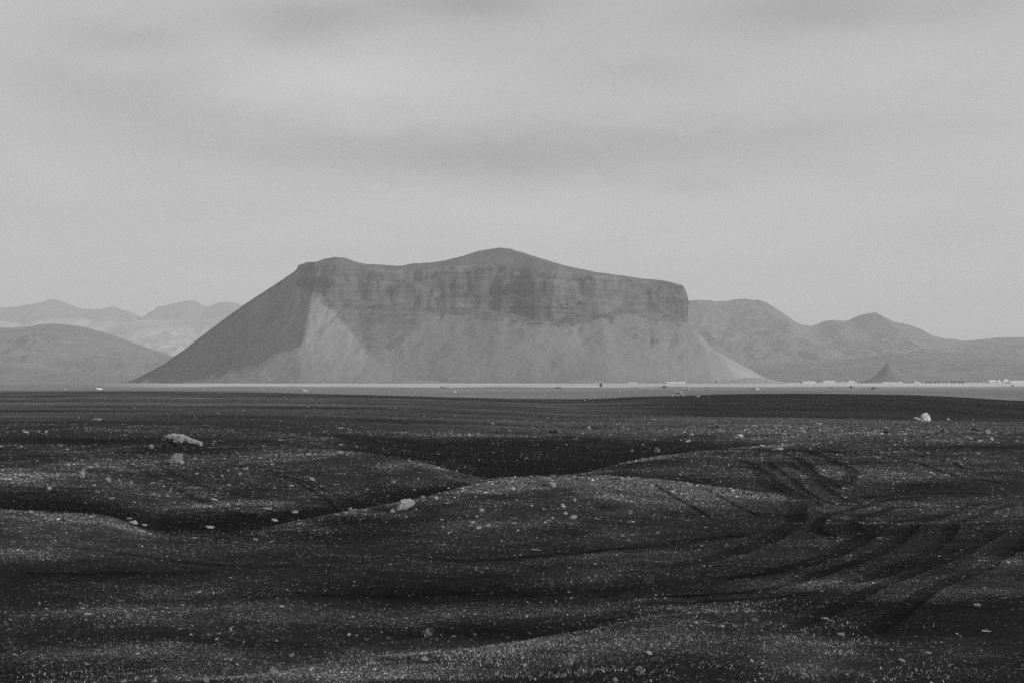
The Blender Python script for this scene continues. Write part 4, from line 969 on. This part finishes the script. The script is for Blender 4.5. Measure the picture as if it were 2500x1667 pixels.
# silo
xs0 = mx(1622.5, 2470); zs0 = ground_z(xs0, 2470)[0][0] - .2; Hs = mz(930.0, 2470) - zs0
root = bpy.data.objects.new('silo', None); C.objects.link(root); root.location = (xs0, 2470, zs0); tag(root, 'grey domed silo at the left end of the long low barn', 'silo')
an = np.linspace(0, 2 * np.pi, 24, endpoint=False)
def lathe(name, prof_, mat, parent):
    V = np.array([[(r_ * math.cos(q), r_ * math.sin(q), z_) for q in an] for r_, z_ in prof_]).reshape(-1, 3)
    return mesh_np(name, V, grid_faces(len(prof_), 24, True), mat, True, parent)
lathe('tower', [(2.2, 0), (2.2, Hs - 1.5)], M_CONC, root); lathe('dome', [(2.35, Hs - 1.55), (2.3, Hs - 1.3), (1.8, Hs - .5), (1.0, Hs - .1), (.02, Hs)], M_CONC, root)
# bushes by the farms and the mountain foot
M_BUSH, t, b = new_mat('bush_leaves', .9, .05); set_grey(t, b, attr(t, 'tone'))
def bush(u, vtop, d, wpx, label, group=None, seed=1):
    x = mx(u, d); z = ground_z(x, d)[0][0]; H_ = mz(vtop, d) - z; w_ = wpx / F * d
    root = bpy.data.objects.new('bush', None); C.objects.link(root); root.location = (x, d, z); tag(root, label, 'bush', group)
    g = np.random.default_rng(seed); n = 420
    p = g.normal(size=(n, 3)); p /= np.linalg.norm(p, axis=1, keepdims=True); rr = g.uniform(.55, 1, n) * (1 + .3 * fbm(p[:, 0] * 2, p[:, 1] * 2, p[:, 2] * 2, s=seed))
    c0 = p * rr[:, None] * np.array([w_ / 2, w_ / 2, H_ * .5]) + np.array([0, 0, H_ * .52])
    tri = c0[:, None, :] + g.normal(0, .1, (n, 3, 3)) * (w_ * .6)
    mesh_np('foliage', tri.reshape(-1, 3), np.arange(n * 3).reshape(-1, 3), M_BUSH, False, root, {'tone': np.repeat(g.uniform(.03, .10, n), 3)})
    lathe('stem', [(.15, -.1), (.08, H_ * .6)], M_DARK, root)
bush(2003, 926.8, 2760, 4, 'dark bush behind the small white house of the farm cluster', None, 3)
bush(2007.5, 927.6, 2780, 3.5, 'smaller dark bush right of the taller one in the farm cluster', None, 4)
bush(2064, 927.6, 2950, 4, 'dark bush behind the small shed of the farm cluster', None, 5)
bush(1955, 930, 2800, 5, 'low bush at the left end of the farm cluster', None, 6)
bush(2431.8, 927.5, 2720, 3, 'dark bush between the two left houses by the right edge', None, 7)
for q, uu_ in enumerate((2262, 2271, 2283, 2292, 2304, 2312, 2323, 2331, 2342, 2351)):
    bush(uu_, 930.3 + .5 * math.sin(q * 2.1), 2850, 7 + 2 * math.sin(q), 'low bush in the broken line right of the pointed hill, %s' % (('leftmost', 'second from the left', 'third from the left', 'fourth from the left', 'fifth from the left', 'fifth from the right', 'fourth from the right', 'third from the right', 'second from the right', 'rightmost')[q]), 'bushes in the line right of the pointed hill', 20 + q)
for q, (uu_, vt, dd) in enumerate(((1748, 925, 2560), (1775, 926, 2560), (1818, 932, 2500), (1888, 932, 2500))):
    bush(uu_, vt + 4 if q < 2 else vt, dd, 6, ('dark bush at the foot of the bright scree, leftmost of four', 'dark bush at the foot of the bright scree, second of four', 'dark bush on the flat right of the bright scree, third of four', 'dark bush out past the end of the mountain, rightmost of four')[q], None, 40 + q)

# ------------------------------------------------------------------ haze
hm = bpy.data.materials.new('haze'); hm.use_nodes = True; ht = NT(hm.node_tree); ht.n.clear()
hoo = ht.node('ShaderNodeOutputMaterial'); pv = ht.node('ShaderNodeVolumePrincipled')
pv.inputs['Color'].default_value = (.74, .74, .74, 1); pv.inputs['Density'].default_value = 9.5e-5; pv.inputs['Anisotropy'].default_value = 0.0
ht.l.new(pv.outputs[0], hoo.inputs['Volume'])
bx0, bx1, by0, by1, bz0, bz1 = -31000, 31000, -31000, 31000, -8, 900
V = [(x, y, z) for z in (bz0, bz1) for x, y in ((bx0, by0), (bx1, by0), (bx1, by1), (bx0, by1))]
hz = mesh_np('haze', V, [(3, 2, 1, 0), (4, 5, 6, 7), (0, 1, 5, 4), (1, 2, 6, 5), (2, 3, 7, 6), (3, 0, 4, 7)], hm, False)
tag(hz, 'pale even haze over the plain', None, None, 'stuff')
